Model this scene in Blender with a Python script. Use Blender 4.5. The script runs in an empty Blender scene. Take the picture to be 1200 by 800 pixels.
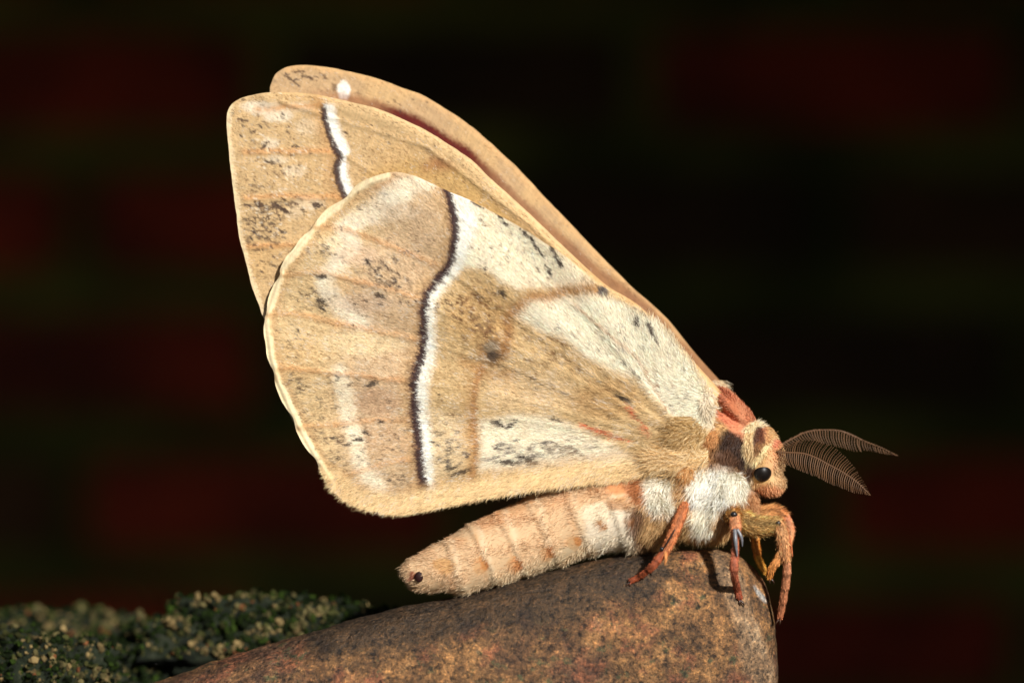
import bpy, bmesh, math, random
import numpy as np
from mathutils import Vector, noise as mnoise

random.seed(7)
rng = np.random.default_rng(11)
scene = bpy.context.scene
C = scene.collection

# ---------------------------------------------------------------- camera, sky, sun, exposure
U = 1e-4                 # one traced pixel is a tenth of a millimetre at the moth
DIST = 3333.0            # camera distance in those units (a third of a metre)
Z0 = 0.9                 # camera height above the ground

cam_d = bpy.data.cameras.new('camera')
cam = bpy.data.objects.new('camera', cam_d); C.objects.link(cam)
cam.location = (0, -DIST * U, Z0)
cam.rotation_euler = (math.radians(90), 0, 0)
cam_d.lens = 100; cam_d.sensor_width = 36
cam_d.clip_start = 0.005; cam_d.clip_end = 3000
cam_d.dof.use_dof = True
cam_d.dof.focus_distance = (DIST - 30) * U
cam_d.dof.aperture_fstop = 10
scene.camera = cam

SUN_EL, SUN_AZ = math.radians(25), math.radians(28)      # low and frontal, from the right
world = bpy.data.worlds.new('World'); scene.world = world; world.use_nodes = True
nt = world.node_tree; nt.nodes.clear()
sky = nt.nodes.new('ShaderNodeTexSky'); sky.sky_type = 'NISHITA'; sky.sun_disc = False
sky.sun_elevation = SUN_EL; sky.sun_rotation = math.pi - SUN_AZ
bg = nt.nodes.new('ShaderNodeBackground'); bg.inputs[1].default_value = 0.04
wo = nt.nodes.new('ShaderNodeOutputWorld')
nt.links.new(sky.outputs[0], bg.inputs[0]); nt.links.new(bg.outputs[0], wo.inputs[0])

sd = bpy.data.lights.new('sun', 'SUN'); sd.energy = 4.8; sd.angle = math.radians(3); sd.color = (1.0, 0.97, 0.93)
sun = bpy.data.objects.new('sun', sd); C.objects.link(sun)
S = Vector((math.sin(SUN_AZ) * math.cos(SUN_EL), -math.cos(SUN_AZ) * math.cos(SUN_EL), math.sin(SUN_EL)))
sun.rotation_euler = S.to_track_quat('Z', 'Y').to_euler()
sun.location = (1.2, -2, 2.5)

vs = scene.view_settings
vs.view_transform = 'Standard'; vs.look = 'None'; vs.exposure = 0.18; vs.gamma = 1.0; vs.use_curve_mapping = False

# ---------------------------------------------------------------- helpers
def W(p):
    """traced (x, y, depth) in pixels of the photograph -> world metres"""
    p = np.asarray(p, dtype=np.float64)
    k = (DIST + p[..., 2]) / DIST
    out = np.empty(p.shape)
    out[..., 0] = (p[..., 0] - 600) * U * k
    out[..., 1] = p[..., 2] * U
    out[..., 2] = (400 - p[..., 1]) * U * k + Z0
    return out

def lin(c):
    c = np.asarray(c, dtype=np.float64) / 255.0
    return np.where(c <= 0.04045, c / 12.92, ((c + 0.055) / 1.055) ** 2.4)

def sm(e0, e1, x):
    t = np.clip((x - e0) / (e1 - e0), 0, 1)
    return t * t * (3 - 2 * t)

def mesh_np(name, verts, faces, mat, parent=None, colors=None, smooth=True, origin=(0, 0, 0)):
    """faces: list of arrays (n,3) / (n,4) index arrays"""
    me = bpy.data.meshes.new(name)
    v = np.asarray(verts, dtype=np.float64) - np.asarray(origin)
    me.vertices.add(len(v)); me.vertices.foreach_set('co', v.astype(np.float32).ravel())
    loops = np.concatenate([f.ravel() for f in faces]).astype(np.int32)
    tot = np.concatenate([np.full(len(f), f.shape[1], dtype=np.int32) for f in faces])
    start = np.concatenate([[0], np.cumsum(tot)[:-1]]).astype(np.int32)
    me.loops.add(len(loops)); me.loops.foreach_set('vertex_index', loops)
    me.polygons.add(len(tot)); me.polygons.foreach_set('loop_start', start)
    me.update(calc_edges=True)
    me.polygons.foreach_set('use_smooth', np.full(len(tot), smooth))
    if colors is not None:
        a = me.color_attributes.new('tint', 'FLOAT_COLOR', 'POINT')
        c4 = np.ones((len(v), 4), dtype=np.float32); c4[:, :3] = colors
        a.data.foreach_set('color', c4.ravel())
    me.materials.append(mat)
    o = bpy.data.objects.new(name, me); C.objects.link(o)
    if parent is not None: o.parent = parent
    else: o.location = origin
    return o

def tag(o, label=None, cat=None, group=None, kind=None):
    if label: o['label'] = label
    if cat: o['category'] = cat
    if group: o['group'] = group
    if kind: o['kind'] = kind
    return o

def empty(name, loc):
    o = bpy.data.objects.new(name, None); C.objects.link(o); o.location = loc
    o.empty_display_size = 0.01
    return o

def vnoise(x, y, seed=0):
    xi = np.floor(x).astype(np.int64); yi = np.floor(y).astype(np.int64)
    fx = x - xi; fy = y - yi
    fx = fx * fx * (3 - 2 * fx); fy = fy * fy * (3 - 2 * fy)
    def h(a, b):
        n = (a * 374761393 + b * 668265263 + seed * 974634777) & 0xffffffff
        n = ((n ^ (n >> 13)) * 1274126177) & 0xffffffff
        return ((n ^ (n >> 16)) & 0xffff) / 65535.0
    return ((h(xi, yi) * (1 - fx) + h(xi + 1, yi) * fx) * (1 - fy)
            + (h(xi, yi + 1) * (1 - fx) + h(xi + 1, yi + 1) * fx) * fy)

def fbm(x, y, s, octv=4, seed=0):
    t = 0; a = 0.5; tot = 0
    for i in range(octv):
        t = t + a * vnoise(x / s, y / s, seed + i * 17); tot += a
        a *= 0.5; s *= 0.5
    return t / tot

def pdist(X, Y, poly):
    """distance to an open polyline, and signed side (+ to the right when y points down and walking on)"""
    best = np.full(X.shape, 1e9); side = np.zeros(X.shape); par = np.zeros(X.shape)
    n = len(poly) - 1
    for i in range(n):
        ax, ay = poly[i]; bx, by = poly[i + 1]
        dx, dy = bx - ax, by - ay
        t = np.clip(((X - ax) * dx + (Y - ay) * dy) / (dx * dx + dy * dy + 1e-9), 0, 1)
        ex, ey = X - ax - t * dx, Y - ay - t * dy
        d = np.hypot(ex, ey)
        m = d < best
        best = np.where(m, d, best); side = np.where(m, np.sign(dx * ey - dy * ex), side)
        par = np.where(m, (i + t) / n, par)
    return best, side, par

def inpoly(X, Y, poly):
    c = np.zeros(X.shape, dtype=bool)
    n = len(poly)
    for i in range(n):
        x1, y1 = poly[i]; x2, y2 = poly[(i + 1) % n]
        if y1 == y2: continue
        m = ((y1 > Y) != (y2 > Y)) & (X < (x2 - x1) * (Y - y1) / (y2 - y1) + x1)
        c ^= m
    return c

def sdpoly(X, Y, poly):
    d, _, _ = pdist(X, Y, list(poly) + [poly[0]])
    return np.where(inpoly(X, Y, poly), -d, d)

def smooth_closed(pts, n):
    """Catmull-Rom through a closed outline, resampled evenly to n points"""
    p = np.array(pts, dtype=float); m = len(p); out = []
    for i in range(m):
        p0, p1, p2, p3 = p[i - 1], p[i], p[(i + 1) % m], p[(i + 2) % m]
        for t in np.linspace(0, 1, 12, endpoint=False):
            out.append(0.5 * (2 * p1 + (p2 - p0) * t + (2 * p0 - 5 * p1 + 4 * p2 - p3) * t ** 2 + (3 * p1 - p0 - 3 * p2 + p3) * t ** 3))
    out = np.array(out); o2 = np.vstack([out, out[:1]])
    s = np.concatenate([[0], np.cumsum(np.hypot(*np.diff(o2, axis=0).T))])
    q = np.linspace(0, s[-1], n, endpoint=False)
    return np.stack([np.interp(q, s, o2[:, 0]), np.interp(q, s, o2[:, 1])], 1)

def smooth_open(pts, n):
    p = np.array(pts, dtype=float)
    q = np.vstack([2 * p[0] - p[1], p, 2 * p[-1] - p[-2]]); out = []
    for i in range(1, len(q) - 2):
        p0, p1, p2, p3 = q[i - 1], q[i], q[i + 1], q[i + 2]
        for t in np.linspace(0, 1, 16, endpoint=False):
            out.append(0.5 * (2 * p1 + (p2 - p0) * t + (2 * p0 - 5 * p1 + 4 * p2 - p3) * t ** 2 + (3 * p1 - p0 - 3 * p2 + p3) * t ** 3))
    out.append(p[-1]); out = np.array(out)
    s = np.concatenate([[0], np.cumsum(np.linalg.norm(np.diff(out, axis=0), axis=1))])
    k = np.linspace(0, s[-1], n)
    return np.stack([np.interp(k, s, out[:, j]) for j in range(out.shape[1])], 1)

# ---------------------------------------------------------------- materials
def new_mat(name):
    m = bpy.data.materials.new(name); m.use_nodes = True
    n = m.node_tree; b = n.nodes['Principled BSDF']
    return m, n, b

def tint_mat(name, rough=0.75, spec=0.2, transl=0.0, bump=0.0, bscale=9000, sheen=0.0):
    m, n, b = new_mat(name)
    a = n.nodes.new('ShaderNodeAttribute'); a.attribute_name = 'tint'
    n.links.new(a.outputs['Color'], b.inputs['Base Color'])
    b.inputs['Roughness'].default_value = rough
    b.inputs['Specular IOR Level'].default_value = spec
    if sheen:
        b.inputs['Sheen Weight'].default_value = sheen
    if bump:
        tc = n.nodes.new('ShaderNodeTexCoord'); nz = n.nodes.new('ShaderNodeTexNoise')
        nz.inputs['Scale'].default_value = bscale; nz.inputs['Detail'].default_value = 4
        bp = n.nodes.new('ShaderNodeBump'); bp.inputs['Strength'].default_value = bump; bp.inputs['Distance'].default_value = 0.0001
        n.links.new(tc.outputs['Object'], nz.inputs['Vector']); n.links.new(nz.outputs['Fac'], bp.inputs['Height'])
        n.links.new(bp.outputs[0], b.inputs['Normal'])
    if transl:
        t = n.nodes.new('ShaderNodeBsdfTranslucent'); mx = n.nodes.new('ShaderNodeMixShader'); mx.inputs[0].default_value = transl
        n.links.new(a.outputs['Color'], t.inputs['Color'])
        out = n.nodes['Material Output']
        n.links.new(b.outputs[0], mx.inputs[1]); n.links.new(t.outputs[0], mx.inputs[2]); n.links.new(mx.outputs[0], out.inputs['Surface'])
    return m

M_wing = tint_mat('wing_scales', 0.7, 0.15, 0.06, 0.35, 7000)
M_hair = tint_mat('hair', 0.6, 0.2, 0.12)
M_body = tint_mat('body_skin', 0.8, 0.1)
M_leg = tint_mat('leg_shell', 0.6, 0.25, 0, 0.7, 9000)
M_ant = tint_mat('antenna', 0.5, 0.3, 0.15)

def ramp(n, fac, stops):
    r = n.nodes.new('ShaderNodeValToRGB'); e = r.color_ramp.elements
    while len(e) < len(stops): e.new(0.5)
    for el, (p, c) in zip(e, stops):
        el.position = p; el.color = (*c, 1)
    n.links.new(fac, r.inputs[0]); return r.outputs[0]

def noise_fac(n, vec, scale, detail=6, rough=0.6, dist=0.0):
    z = n.nodes.new('ShaderNodeTexNoise'); z.inputs['Scale'].default_value = scale
    z.inputs['Detail'].default_value = detail; z.inputs['Roughness'].default_value = rough; z.inputs['Distortion'].default_value = dist
    n.links.new(vec, z.inputs['Vector']); return z.outputs['Fac']

def mixc(n, fac, a, b, mode='MIX'):
    x = n.nodes.new('ShaderNodeMix'); x.data_type = 'RGBA'; x.blend_type = mode
    for s, i in ((fac, 0), (a, 6), (b, 7)):
        if isinstance(s, (int, float)): x.inputs[i].default_value = s
        elif isinstance(s, tuple): x.inputs[i].default_value = (*s, 1)
        else: n.links.new(s, x.inputs[i])
    return x.outputs[2]

def rough_mat(name, stops, scale, rough=0.8, bump=0.6, bdist=0.0006, spec=0.3, bscale=None, speck=None):
    m, n, b = new_mat(name)
    tc = n.nodes.new('ShaderNodeTexCoord'); v = tc.outputs['Object']
    f = noise_fac(n, v, scale)
    col = ramp(n, f, stops)
    if speck:
        g = noise_fac(n, v, speck[0], 3); k = ramp(n, g, [(speck[1], (0, 0, 0)), (speck[1] + 0.06, (1, 1, 1))])
        col = mixc(n, k, col, speck[2])
    n.links.new(col, b.inputs['Base Color'])
    b.inputs['Roughness'].default_value = rough; b.inputs['Specular IOR Level'].default_value = spec
    bp = n.nodes.new('ShaderNodeBump'); bp.inputs['Strength'].default_value = bump; bp.inputs['Distance'].default_value = bdist
    n.links.new(noise_fac(n, v, bscale or scale * 3), bp.inputs['Height']); n.links.new(bp.outputs[0], b.inputs['Normal'])
    return m

# ---------------------------------------------------------------- the setting: ground, brick wall, added wall and roof that shade it
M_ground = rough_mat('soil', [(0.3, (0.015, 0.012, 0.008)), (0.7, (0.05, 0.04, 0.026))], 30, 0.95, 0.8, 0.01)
gv = np.array([[-60, -60, 0], [60, -60, 0], [60, 60, 0], [-60, 60, 0]], float)
tag(mesh_np('ground', gv, [np.array([[0, 1, 2, 3]])], M_ground), kind='structure')

WALL_Y = 1.165           # front face of the house wall
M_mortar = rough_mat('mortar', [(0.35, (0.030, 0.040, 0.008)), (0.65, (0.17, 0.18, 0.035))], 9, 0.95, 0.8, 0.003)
def brick_mat(name, a, b_):
    m, n, b = new_mat(name)
    tc = n.nodes.new('ShaderNodeTexCoord'); oi = n.nodes.new('ShaderNodeObjectInfo')
    ad = n.nodes.new('ShaderNodeVectorMath'); ad.operation = 'ADD'
    mul = n.nodes.new('ShaderNodeMath'); mul.operation = 'MULTIPLY'; mul.inputs[1].default_value = 40
    n.links.new(oi.outputs['Random'], mul.inputs[0]); n.links.new(tc.outputs['Object'], ad.inputs[0]); n.links.new(mul.outputs[0], ad.inputs[1])
    f = noise_fac(n, ad.outputs[0], 14, 5); col = ramp(n, f, [(0.3, a), (0.66, b_)])
    n.links.new(col, b.inputs['Base Color']); b.inputs['Roughness'].default_value = 0.9
    bp = n.nodes.new('ShaderNodeBump'); bp.inputs['Strength'].default_value = 0.6; bp.inputs['Distance'].default_value = 0.003
    n.links.new(noise_fac(n, ad.outputs[0], 90), bp.inputs['Height']); n.links.new(bp.outputs[0], b.inputs['Normal'])
    return m
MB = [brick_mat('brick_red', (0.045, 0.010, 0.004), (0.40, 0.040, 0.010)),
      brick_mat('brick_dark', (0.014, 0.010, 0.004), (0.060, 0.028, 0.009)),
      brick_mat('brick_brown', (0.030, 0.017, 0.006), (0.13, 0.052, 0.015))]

def box_mesh(name, sx, sy, sz, bevel=0.0, jit=0.0, seed=0, mat=None):
    bm = bmesh.new(); bmesh.ops.create_cube(bm, size=1)
    r = random.Random(seed)
    for v in bm.verts:
        v.co = Vector((v.co.x * sx + r.uniform(-jit, jit), v.co.y * sy + r.uniform(-jit, jit), v.co.z * sz + r.uniform(-jit, jit)))
    if bevel: bmesh.ops.bevel(bm, geom=list(bm.edges), offset=bevel, segments=1, affect='EDGES')
    me = bpy.data.meshes.new(name); bm.to_mesh(me); bm.free()
    if mat: me.materials.append(mat)
    return me

PITCH_X, PITCH_Z = 0.200, 0.0745
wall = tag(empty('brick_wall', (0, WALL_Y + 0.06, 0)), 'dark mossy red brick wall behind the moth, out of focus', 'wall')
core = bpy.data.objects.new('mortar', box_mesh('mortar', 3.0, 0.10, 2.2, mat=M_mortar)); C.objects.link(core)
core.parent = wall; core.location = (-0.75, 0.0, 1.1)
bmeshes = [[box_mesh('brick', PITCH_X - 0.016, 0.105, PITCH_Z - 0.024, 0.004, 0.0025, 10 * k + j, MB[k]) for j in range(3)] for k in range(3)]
zrow0 = Z0 + (400 - 95) * U * 4.5       # a course centre traced in the photograph
rows = range(-16, 14)
for r in rows:
    z = zrow0 + r * PITCH_Z
    if z < 0.045 or z > 2.15: continue
    off = (310 - 600) * U * 4.5 + (0.5 * PITCH_X if r % 2 else 0)
    for c in range(-8, 3):
        x = off + (c + 0.5) * PITCH_X
        if x < -2.15 or x > 0.62: continue
        k = random.choices((0, 1, 2), (0.34, 0.36, 0.30))[0]
        key = (r, c)
        k = {(0, -1): 0, (0, 0): 1, (0, 1): 0, (-1, -1): 0, (-1, 0): 1, (-1, 1): 2, (-2, -1): 0, (-2, 0): 2, (-2, 1): 1, (-3, -1): 0, (-3, 0): 2, (-3, 1): 0, (1, 0): 2}.get(key, k)
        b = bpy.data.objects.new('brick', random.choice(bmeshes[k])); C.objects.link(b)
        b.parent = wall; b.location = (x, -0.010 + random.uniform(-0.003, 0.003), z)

M_plaster = rough_mat('plaster', [(0.3, (0.05, 0.045, 0.04)), (0.7, (0.10, 0.09, 0.08))], 12, 0.95, 0.4, 0.003)
pw = bpy.data.objects.new('porch_wall', box_mesh('porch_wall', 0.12, 1.72, 1.5, 0.01, 0.0, 3, M_plaster)); C.objects.link(pw)
pw.location = (0.66, 0.3055, 0.751)  # added unseen wall, keeps the sun off the bricks
tag(pw, 'dark plastered side wall added out of view to block sun from the brick wall', 'wall')
M_roof = rough_mat('roof_timber', [(0.3, (0.02, 0.014, 0.01)), (0.7, (0.06, 0.04, 0.026))], 9, 0.8, 0.5, 0.003)
roof = empty('shade_roof', (-0.81, 0.56, 1.27))  # added unseen roof, placed to shade the brick wall
tag(roof, 'low dark timber roof added out of view to shade the brick wall', 'roof')
bpl = box_mesh('plank', 0.196, 1.19, 0.035, 0.003, 0.001, 5, M_roof)
for i in range(13):
    p = bpy.data.objects.new('plank', bpl); C.objects.link(p); p.parent = roof; p.location = (-1.2 + i * 0.2, 0, 0.0185)

# ---------------------------------------------------------------- the rock
def f3(p, s, o=4):
    return mnoise.fractal(Vector(p) * s, 1.0, 2.0, o)

TOP = np.array([(20, 878), (60, 850), (110, 824), (170, 801), (260, 772), (350, 743), (440, 717), (500, 705), (560, 692), (620, 674),
                (690, 655), (750, 647), (800, 643), (840, 644), (866, 650), (887, 665), (900, 688), (907, 718), (911, 760), (913, 810), (914, 860)], float)
def rock_top(x): return np.interp(x, TOP[:, 0], TOP[:, 1])
RB, RW, RC, RN = 980.0, 105.0, 14.0, 2.2
def rock_half(x):
    t = np.clip((x - 470) / 444.0, -1, 1)
    return RW * np.clip(1 - np.abs(t) ** 3.2, 0, 1) ** 0.5
def rock_front(x, y):
    """depth of the rock's front surface under a traced pixel"""
    top = rock_top(x); yc = (top + RB) / 2; h = (RB - top) / 2
    q = np.clip(np.abs((y - yc) / h), 0, 1)
    return RC - rock_half(x) * (1 - q ** RN) ** (1 / RN)

nu, nv = 420, 300
tu = np.linspace(0, 1, nu)
xs = 470 - 444 * np.cos(np.pi * (0.02 + 0.978 * tu))
top_s = smooth_open(TOP, 600)
order = np.maximum.accumulate(top_s[:, 0])
th = np.linspace(0, 2 * np.pi, nv, endpoint=False)
V = np.zeros((nu, nv, 3))
for i, x in enumerate(xs):
    top = np.interp(x, order, top_s[:, 1]); yc = (top + RB) / 2; h = (RB - top) / 2; w = max(rock_half(x), 3)
    c, s = np.cos(th), np.sin(th)
    V[i, :, 0] = x
    V[i, :, 1] = yc - h * np.sign(s) * np.abs(s) ** (2 / RN)
    V[i, :, 2] = RC - w * np.sign(c) * np.abs(c) ** (2 / RN)
ROCK_V = V.reshape(-1, 3)
idx = np.arange(nu * nv).reshape(nu, nv)
fq = np.stack([idx[:-1], np.roll(idx, -1, 1)[:-1], np.roll(idx, -1, 1)[1:], idx[1:]], -1).reshape(-1, 4)
caps = np.array([[0, 0, 0]])
ends = [np.array([list(idx[0][::-1])]), np.array([list(idx[-1])])]
# relief: soft pits and grains pushed along the section
P3 = ROCK_V.copy()
cen = np.stack([np.clip(P3[:, 0], 120, 820), np.full(len(P3), 820.0), np.full(len(P3), RC)], 1)
nd = P3 - cen; nd /= np.linalg.norm(nd, axis=1)[:, None] + 1e-9
disp = np.array([3.0 * f3(p, 0.016, 2) + 1.4 * f3(p, 0.06, 3) + 0.9 * f3(p, 0.22, 2) for p in P3])
P3 += nd * (disp[:, None] - 1.0)
def make_rock_mat():
    m, n, b = new_mat('rusty_rock')
    tc = n.nodes.new('ShaderNodeTexCoord'); v = tc.outputs['Object']
    big = noise_fac(n, v, 48, 4, 0.6); mid = noise_fac(n, v, 300, 8, 0.75); fin = noise_fac(n, v, 2600, 4, 0.75); gr = noise_fac(n, v, 1100, 5, 0.7)
    c1 = ramp(n, mid, [(0.30, (0.035, 0.020, 0.013)), (0.41, (0.095, 0.050, 0.022)), (0.50, (0.20, 0.102, 0.040)), (0.60, (0.38, 0.195, 0.072)), (0.72, (0.44, 0.31, 0.18))])
    c2 = ramp(n, mid, [(0.28, (0.035, 0.020, 0.014)), (0.5, (0.09, 0.046, 0.028)), (0.7, (0.18, 0.10, 0.058))])
    col = mixc(n, ramp(n, big, [(0.44, (0, 0, 0)), (0.60, (1, 1, 1))]), c1, c2)
    red = ramp(n, noise_fac(n, v, 190, 5, 0.7), [(0.53, (0, 0, 0)), (0.64, (1, 1, 1))])
    col = mixc(n, red, col, ramp(n, mid, [(0.3, (0.07, 0.026, 0.016)), (0.65, (0.36, 0.135, 0.062))]))
    gre = ramp(n, noise_fac(n, v, 520, 4, 0.7), [(0.58, (0, 0, 0)), (0.66, (1, 1, 1))])
    col = mixc(n, gre, col, (0.085, 0.080, 0.035))
    def mask_line(ax, ay, bx, by, rad, soft, nz):
        """irregular patch around a line given in traced pixels"""
        sx = n.nodes.new('ShaderNodeSeparateXYZ'); n.links.new(v, sx.inputs[0])
        def mth(op, a_, b2):
            q = n.nodes.new('ShaderNodeMath'); q.operation = op
            for i_, z_ in enumerate((a_, b2)):
                if z_ is None: continue
                if isinstance(z_, (int, float)): q.inputs[i_].default_value = z_
                else: n.links.new(z_, q.inputs[i_])
            return q.outputs[0]
        lx, lz = sx.outputs[0], sx.outputs[2]
        sl = (ay - by) / (bx - ax)
        off = mth('SUBTRACT', lz, mth('ADD', mth('MULTIPLY', lx, sl), (980 - ay) * U - sl * (ax - 500) * U))
        cxm = ((ax + bx) / 2 - 500) * U; half = (bx - ax) / 2 * U
        ex = mth('MAXIMUM', mth('SUBTRACT', mth('ABSOLUTE', mth('SUBTRACT', lx, cxm), None), half), 0.0)
        dd_ = mth('ADD', mth('ABSOLUTE', off, None), ex)
        dd_ = mth('ADD', dd_, mth('MULTIPLY', mth('SUBTRACT', noise_fac(n, v, nz, 6, 0.7), 0.5), rad * U * 2.6))
        return ramp(n, mth('DIVIDE', dd_, rad * U * 2), [(0.5 - soft, (1, 1, 1)), (0.5 + soft, (0, 0, 0))])
    dark_band = ramp(n, mid, [(0.3, (0.030, 0.018, 0.013)), (0.5, (0.062, 0.039, 0.021)), (0.66, (0.12, 0.066, 0.031)), (0.75, (0.24, 0.12, 0.06))])
    col = mixc(n, mask_line(380, 733, 760, 668, 34, 0.16, 120), col, dark_band)  # darker brown band along the upper part of the rock
    tanp = ramp(n, mid, [(0.3, (0.10, 0.065, 0.038)), (0.5, (0.26, 0.16, 0.085)), (0.68, (0.46, 0.33, 0.20))])
    col = mixc(n, mask_line(868, 720, 900, 800, 44, 0.16, 140), col, tanp)
    col = mixc(n, mask_line(886, 688, 895, 698, 4, 0.3, 900), col, (0.42, 0.40, 0.37))  # small highlight painted into the colour as a pale patch
    dk = ramp(n, gr, [(0.36, (0.18, 0.18, 0.19)), (0.47, (0.95, 0.95, 0.95)), (0.60, (1.1, 1.05, 1.0)), (0.68, (1.7, 1.6, 1.45))])
    col = mixc(n, 1.0, col, dk, 'MULTIPLY')
    sp = ramp(n, fin, [(0.34, (0.25, 0.25, 0.25)), (0.47, (0.9, 0.9, 0.9)), (0.58, (1.2, 1.15, 1.1)), (0.66, (2.4, 2.2, 1.9))])
    col = mixc(n, 1.0, col, sp, 'MULTIPLY')
    n.links.new(col, b.inputs['Base Color'])
    rr = ramp(n, fin, [(0.3, (0.42, 0.42, 0.42)), (0.7, (0.7, 0.7, 0.7))]); n.links.new(rr, b.inputs['Roughness'])
    b.inputs['Specular IOR Level'].default_value = 0.45
    bp = n.nodes.new('ShaderNodeBump'); bp.inputs['Strength'].default_value = 1.0; bp.inputs['Distance'].default_value = 0.0006
    n.links.new(mixc(n, 0.5, fin, gr), bp.inputs['Height']); n.links.new(bp.outputs[0], b.inputs['Normal'])
    return m
rock_o = W((500, RB, RC))
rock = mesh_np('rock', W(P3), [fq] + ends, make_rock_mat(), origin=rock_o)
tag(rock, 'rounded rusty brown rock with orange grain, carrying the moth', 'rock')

# the ledge that carries rock and mossy stones
M_ledge = rough_mat('ledge_stone', [(0.35, (0.008, 0.010, 0.005)), (0.55, (0.03, 0.033, 0.018)), (0.72, (0.09, 0.08, 0.055))], 160, 0.95, 0.9, 0.0012)
lt = W((500, 972, RC))[2]
nx, ny = 120, 60
gx = np.linspace(-0.34, 0.020, nx); gy = np.linspace(-0.035, 0.085, ny)
GX, GY = np.meshgrid(gx, gy, indexing='ij')
GZ = np.array([[lt - 0.0004 + 0.0025 * (f3((x, y, 0), 60, 4) - 0.3) for y in gy] for x in gx])
tv = np.stack([GX, GY, GZ], -1).reshape(-1, 3); ti = np.arange(nx * ny).reshape(nx, ny)
tf = np.stack([ti[:-1, :-1], ti[1:, :-1], ti[1:, 1:], ti[:-1, 1:]], -1).reshape(-1, 4)
ring = np.concatenate([ti[:, 0], ti[-1, 1:], ti[::-1, -1][1:], ti[0, ::-1][1:-1]])
low = tv[ring].copy(); low[:, 2] = 0.002
lv = np.vstack([tv, low]); li = np.arange(len(ring)) + len(tv)
sf = np.stack([ring, li, np.roll(li, -1), np.roll(ring, -1)], -1)
ledge = mesh_np('garden_wall', lv, [tf, sf], M_ledge, origin=(-0.16, 0.025, 0))
tag(ledge, 'low dark stone garden wall under the rock and mossy stones', 'wall')

# mossy stones on the ledge
M_moss = tint_mat('moss', 0.9, 0.1)
def ico(sub=1):
    bm = bmesh.new(); bmesh.ops.create_icosphere(bm, subdivisions=sub, radius=1)
    v = np.array([x.co[:] for x in bm.verts]); f = np.array([[q.index for q in p.verts] for p in bm.faces]); bm.free(); return v, f
I1v, I1f = ico(1); I4v, I4f = ico(5)
M_mstone = rough_mat('moss_stone', [(0.35, (0.004, 0.006, 0.003)), (0.55, (0.014, 0.020, 0.008)), (0.75, (0.045, 0.045, 0.03))], 500, 0.95, 1.0, 0.0006)
def mossy_stone(cx, cy, d, rx, ry, rd, ngran, label, pale=0.2, seed=0, gsize=(1.2, 5.0)):
    r = np.random.default_rng(seed)
    base = W((cx, cy + ry, d))
    root = tag(empty('mossy_stone', base), label, 'stone')
    v = I4v.copy()
    dd = np.array([0.26 * f3(p + np.array([seed * 3.1, 0, 0]), 1.5, 4) + 0.26 * f3(p * np.array([2.0, 1, 1]) + seed, 3.6, 4) for p in v])
    v = v * (1 + dd)[:, None]
    px = np.stack([cx + v[:, 0] * rx, cy - v[:, 2] * ry, d + v[:, 1] * rd], 1)
    mesh_np('stone', W(px), [I4f], M_mstone, root, origin=base)
    # moss cushions and lichen crumbs
    ups = np.where(v[:, 2] > -0.35)[0]
    pick = r.choice(ups, ngran)
    VV, FF, CC = [], [], []
    pal = lin([(26, 38, 10), (46, 62, 18), (22, 30, 10), (72, 72, 38), (110, 100, 64), (146, 124, 82)])
    for q, k in enumerate(pick):
        c = px[k]; s = gsize[0] + (gsize[1] - gsize[0]) * r.random() ** 2.5
        w = I1v * (s * r.uniform(0.6, 1.3, 3)) + r.normal(0, 0.16 * s, I1v.shape)
        g = np.stack([c[0] + w[:, 0] + r.normal(0, 1.5), c[1] - w[:, 2] - r.uniform(-0.3, 0.9) * s, c[2] + w[:, 1]], 1)
        VV.append(g); FF.append(I1f + q * len(I1v))
        cl = 0.42 + 0.95 * f3((c[0], c[1], c[2]), 0.045, 3) + r.normal(0, 0.14) + (pale - 0.25)
        col = pal[int(np.clip(cl * 6, 0, 5))]
        if r.random() < 0.02: col = lin((126, 78, 48))
        CC.append(col * r.uniform(0.3, 0.95) * r.uniform(0.75, 1.2, (len(I1v), 1)))
    g = mesh_np('moss', W(np.vstack(VV)), [np.vstack(FF)], M_moss, root, np.vstack(CC), False, base); g['kind'] = 'stuff'
    return root
mossy_stone(45, 805, 110, 95, 60, 60, 4600, 'low mossy stone heaped with green and cream crumbs at the front of the ledge', 0.32, 1)
mossy_stone(165, 792, 230, 75, 48, 60, 2600, 'small dark mossy stone in the dip between the heaped stone and the crusty one', 0.20, 2)
mossy_stone(325, 752, 190, 150, 54, 50, 7600, 'long crusty grey green mossy stone lying against the rusty rock', 0.30, 3)
mossy_stone(60, 764, 380, 165, 44, 60, 3000, 'blurred low mossy stone at the back of the ledge', 0.26, 4, (2, 7))

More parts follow.
